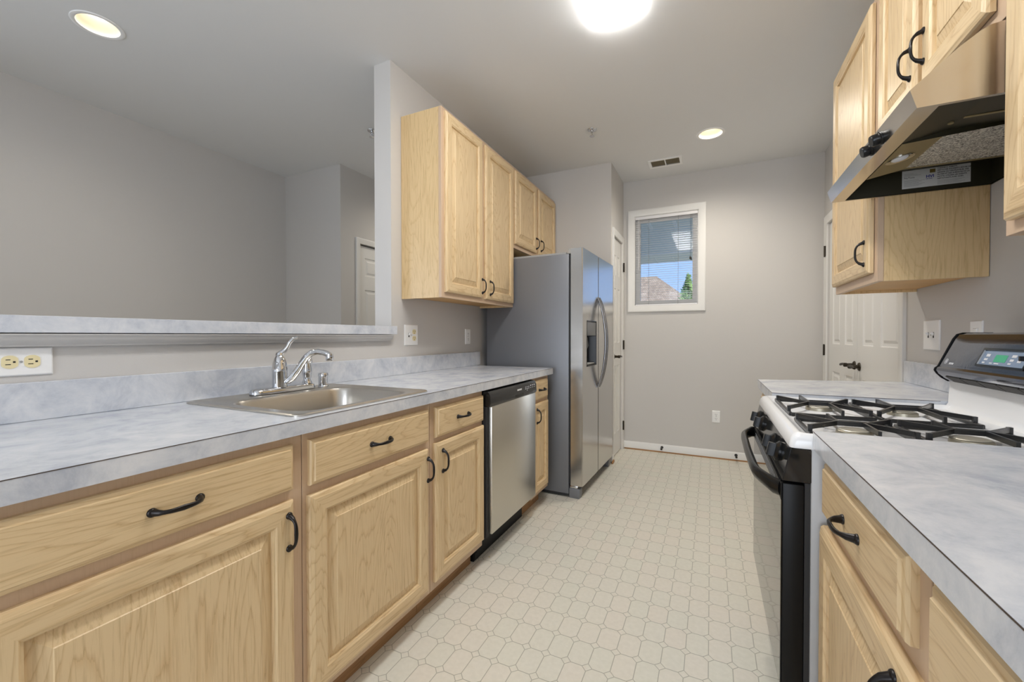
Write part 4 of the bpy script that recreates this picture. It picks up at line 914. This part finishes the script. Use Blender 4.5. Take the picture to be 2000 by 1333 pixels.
plate('outlet', FW, 2.607, 1.125, 0.070, 0.110, 'narrow white outlet close to the refrigerator side', 'outlet', [('v', 0, 0.0195), ('v', 0, -0.0195)])
plate('outlet', Face('-y', YB), 0.044, 0.385, 0.066, 0.108, 'low white outlet on the back wall above the baseboard', 'outlet', [('v', 0, 0.0195), ('v', 0, -0.0195)])
FRW = Face('-x', WR)
plate('light_switch', FRW, 2.360, 1.132, 0.142, 0.126, 'tall white two-toggle switch plate beside the double doors', 'switch', [('s', -0.023, 0), ('s', 0.023, 0)])
plate('light_switch', FRW, 2.029, 1.124, 0.074, 0.116, 'single switch plate half hidden behind the stove backguard', 'switch', [('r', 0, 0)])

# ------------------------------------------------------------------ blind on the back window
r = thing('window_blind', 'white horizontal mini blind hanging over the back window', 'blind', (-0.40, YB+0.01, 1.43))
b0, b1 = -0.682, -0.118
bm = nb(); bx(bm, b0, b1, YB-0.004, YB+0.022, 2.272, 2.298, 0.002, 1); obj('headrail', bm, 'blind', r)
bm = nb(); n_s = 39; zt, zb = 2.258, 1.452; w2 = 0.0122; ta = math.radians(3)
for i in range(n_s):
    zc_ = zt+(zb-zt)*i/(n_s-1); pr = []
    for k in range(4):
        s_ = -1+2*k/3; yy = s_*w2*math.cos(ta); zz = s_*w2*math.sin(ta)+0.0016*(1-s_*s_); pr.append((YB+0.009+yy, zc_+zz))
    rr = [[(x, y_, z_) for y_, z_ in pr]+[(x, y_, z_-0.0006) for y_, z_ in reversed(pr)] for x in (b0+0.003, b1-0.003)]
    vs = faces_from(bm, rr); cap(bm, vs[0]); cap(bm, vs[1])
obj('slats', bm, 'blind', r, smooth=False)
bm = nb(); bx(bm, b0+0.003, b1-0.003, YB-0.001, YB+0.020, 1.426, 1.438, 0.002, 1); obj('bottom_rail', bm, 'blind', r)
for x in (-0.555, -0.288):
    bm = nb()
    for dy in (-0.0035, 0.0215): tube(bm, [(x, YB+dy, 2.272), (x, YB+dy, 1.436)], 0.0008, 6)
    obj('ladder_cord', bm, 'cord', r)
bm = nb(); tube(bm, [(-0.648, YB-0.007, 2.27), (-0.648, YB-0.008, 1.78)], 0.003, 8); obj('tilt_wand', bm, 'blind', r)
bm = nb()
for dx_ in (0, 0.012): tube(bm, [(-0.180+dx_, YB-0.006, 2.27), (-0.181+dx_*0.6, YB-0.007, 1.87)], 0.001, 6)
lathe(bm, [(0.002, 0.03), (0.006, 0.012), (0.007, 0.0)], (-0.182, YB-0.007, 1.85), (0, 0, 1), 10); lathe(bm, [(0.002, 0.03), (0.006, 0.012), (0.007, 0.0)], (-0.173, YB-0.0075, 1.842), (0, 0, 1), 10)
obj('pull_cord', bm, 'slot', r)

# ------------------------------------------------------------------ door stops on the baseboard
for x, z, lab in ((-0.424, 0.050, 'dark door stop on the back baseboard, nearer the window side'), (0.207, 0.052, 'dark door stop on the back baseboard, nearer the stove')):
    bm = nb(); y = YB-0.0142
    lathe(bm, [(0.013, 0.0), (0.012, 0.004), (0.006, 0.007), (0.005, 0.045), (0.0095, 0.047), (0.0095, 0.060), (0.006, 0.063)], (x, y, z), (0, -1, -0.05), 16)
    tag(obj('door_stop', bm, 'bronze'), lab, 'door stop')

# ------------------------------------------------------------------ ceiling fittings
def downlight(x, y, power, label):
    r = thing('recessed_light', label, 'ceiling light', (x, y, CE))
    bm = nb(); lathe(bm, [(0.100, -0.0005), (0.098, -0.004), (0.088, -0.006), (0.080, -0.003), (0.079, 0.000)], (x, y, CE), (0, 0, 1), 40, caps=False); obj('trim_ring', bm, 'plate', r, recalc=False)
    bm = nb(); lathe(bm, [(0.079, 0.0), (0.068, 0.035), (0.054, 0.068)], (x, y, CE), (0, 0, 1), 40, caps=False); obj('baffle', bm, 'baffle', r, recalc=False)
    bm = nb(); lathe(bm, [(0.0545, 0.067), (0.046, 0.058), (0.03, 0.053), (0.004, 0.051)], (x, y, CE), (0, 0, 1), 32, caps=False); obj('lamp_lens', bm, 'lens_warm', r, recalc=False)
    l = bpy.data.lights.new('downlight_beam', 'SPOT'); l.energy = power; l.color = (1.0, 0.92, 0.80); l.spot_size = math.radians(165); l.spot_blend = 1.0; l.shadow_soft_size = 0.07
    o = bpy.data.objects.new('downlight_beam', l); COL.objects.link(o); o.location = (x, y, CE-0.01)
downlight(*LAMPS[0], 38, 'lit recessed downlight over the far end of the kitchen aisle')
downlight(*LAMPS[1], 12, 'lit recessed downlight over the dining side, upper left')
downlight(*LAMPS[2], 24, 'recessed downlight behind the wall end, lighting the far dining door')
downlight(*LAMPS[3], 5, 'added recessed downlight over the dining side, unseen behind the camera')  # extra lamp added to brighten the side walls and ceiling

# wrap-around ceiling fixture, only its far end in the picture
r = thing('ceiling_fixture', 'bright white curved-lens ceiling fixture cut off by the top of the picture', 'ceiling light', (-0.412, 1.45, CE))
xl, xr, ya, yb_ = -0.541, -0.283, 0.80, 2.030
bm = nb(); bx(bm, xl+0.02, xr-0.02, ya+0.02, yb_-0.02, CE-0.010, CE-0.0003); obj('housing', bm, 'plate', r, smooth=False)
arc = [(xl+(xr-xl)*k/16, CE-0.016-0.034*(1-(2*k/16-1)**2)) for k in range(17)]
bm = nb(); poly = [(xl, CE-0.0045)]+arc+[(xr, CE-0.0045)]
vs = faces_from(bm, [[(x, y, z) for x, z in poly] for y in (ya, yb_)], False, 0, True); cap(bm, vs[0]); cap(bm, vs[1]); obj('diffuser', bm, 'lens_cool', r, angle=40)

# air register
r = thing('air_vent', 'white ceiling air register with two brown louvred fields', 'vent', (-0.371, 3.903, CE))
bm = nb(); slab(bm, 2, CE-0.006, CE-0.0004, (-0.510, -0.232), (3.811, 3.995), [(-0.487, -0.375, 3.838, 3.968), (-0.367, -0.255, 3.838, 3.968)]); obj('frame', bm, 'plate', r, smooth=False)
bm = nb(); bx(bm, -0.495, -0.247, 3.83, 3.975, CE+0.09, CE+0.10); obj('duct', bm, 'vent_dark', r, smooth=False)
bm = nb()
for (u0, u1) in ((-0.487, -0.375), (-0.367, -0.255)):
    for k in range(15):
        x = u0+0.004+k*0.0074
        vs = faces_from(bm, [[(x, y, CE-0.004), (x+0.0008, y, CE-0.004), (x+0.0058, y, CE+0.008), (x+0.005, y, CE+0.008)] for y in (3.839, 3.967)]); cap(bm, vs[0]); cap(bm, vs[1])
obj('louvres', bm, 'louvre', r, smooth=False)
# sprinklers
for x, y, lab in ((-0.804, 3.059, 'small chrome fire sprinkler on the kitchen ceiling near the vent'), (-2.285, 2.362, 'small fire sprinkler on the dining ceiling by the wall end')):
    r = thing('fire_sprinkler', lab, 'sprinkler', (x, y, CE))
    bm = nb(); lathe(bm, [(0.034, -0.0005), (0.032, -0.004), (0.014, -0.008)], (x, y, CE), (0, 0, 1), 24); obj('escutcheon', bm, 'chrome', r)
    bm = nb(); lathe(bm, [(0.011, -0.006), (0.011, -0.02), (0.006, -0.022)], (x, y, CE), (0, 0, 1), 14)
    for s in (-1, 1): tube(bm, [(x, y+s*0.010, CE-0.02), (x, y+s*0.013, CE-0.032), (x, y+s*0.004, CE-0.046)], 0.0022, 6)
    tube(bm, [(x, y, CE-0.021), (x, y, CE-0.046)], 0.0025, 6)
    lathe(bm, [(0.004, -0.046), (0.019, -0.0465), (0.019, -0.049), (0.004, -0.050)], (x, y, CE), (0, 0, 1), 18); obj('head', bm, 'chrome', r)

# ------------------------------------------------------------------ outside the back window
r = thing('porch_roof', 'white porch roof with battened soffit outside the back window', 'porch', (-1.0, 6.0, 2.3))
bm = nb(); bx(bm, -6, 4, YB+0.13, 6.6, 2.745, 2.80); obj('soffit', bm, 'soffit', r, smooth=False)
bm = nb()
x = -5.6
while x < 3.8: bx(bm, x, x+0.045, YB+0.14, 6.6, 2.730, 2.7448); x += 0.34
obj('soffit_batten', bm, 'soffit_line', r, smooth=False)
bm = nb(); bx(bm, -6, 4, 6.6, 6.85, 2.345, 2.80); obj('beam', bm, 'soffit', r, smooth=False)
bm = nb(); bx(bm, -6, 4, 6.59, 6.599, 2.345, 2.372); obj('beam_trim', bm, 'soffit_line', r, smooth=False)
bm = nb(); bx(bm, -6, 4, 6.851, 7.35, 2.350, 2.372); x = -5.5
while x < 3.8: bx(bm, x, x+0.02, 6.86, 7.34, 2.343, 2.3495); x += 0.26
obj('outer_soffit', bm, 'soffit', r, smooth=False)
for x in (-5.8, 3.7): bm = nb(); bx(bm, x, x+0.14, 6.65, 6.79, -0.5, 2.345); obj('porch_post', bm, 'soffit_line', r, smooth=False)
r = thing('neighbour_house', 'neighbouring house with brown shingled hip roof seen through the blind', 'house', (-4, 15, -0.5))
bm = nb(); bx(bm, -9.0, 0.2, 13.3, 17.0, -0.5, 1.25); obj('walls', bm, 'siding', r, smooth=False)
bm = nb(); ev = [(-9.4, 12.9, 1.28), (0.55, 12.9, 1.28), (0.55, 17.4, 1.28), (-9.4, 17.4, 1.28)]; rg = [(-7.0, 15.15, 3.19), (-1.72, 15.15, 3.19)]
V_ = [bm.verts.new(p) for p in ev+rg]
for f in ((0, 1, 5, 4), (1, 2, 5), (2, 3, 4, 5), (3, 0, 4), (0, 1, 2, 3)): bm.faces.new([V_[k] for k in f])
obj('roof', bm, 'shingle', r, smooth=False)
r = thing('garden_tree', 'small green tree outside, right of the neighbouring roof', 'tree', (-0.52, 11.3, -0.5))
bm = nb(); tube(bm, [(-0.52, 11.3, -0.5), (-0.50, 11.3, 1.0), (-0.53, 11.3, 2.4)], [0.07, 0.05, 0.015], 8); obj('trunk', bm, 'bark', r)
bm = nb()
for i in range(2600):
    z = random.random(); rad = (1-z)*0.62*random.random()**0.5+0.02; a = random.uniform(0, 2*PI); c = Vector((-0.52+rad*math.cos(a), 11.3+rad*math.sin(a), 0.9+1.68*z+0.1*math.sin(a*3+z*14)))
    d = Vector((random.uniform(-1, 1), random.uniform(-1, 1), random.uniform(-0.6, 1))).normalized(); e = d.orthogonal().normalized()*0.018; d = d*0.05
    bm.faces.new([bm.verts.new(p) for p in (c-d, c+e, c+d, c-e)])
fo = obj('foliage', bm, 'leaf', r, smooth=False, recalc=False)
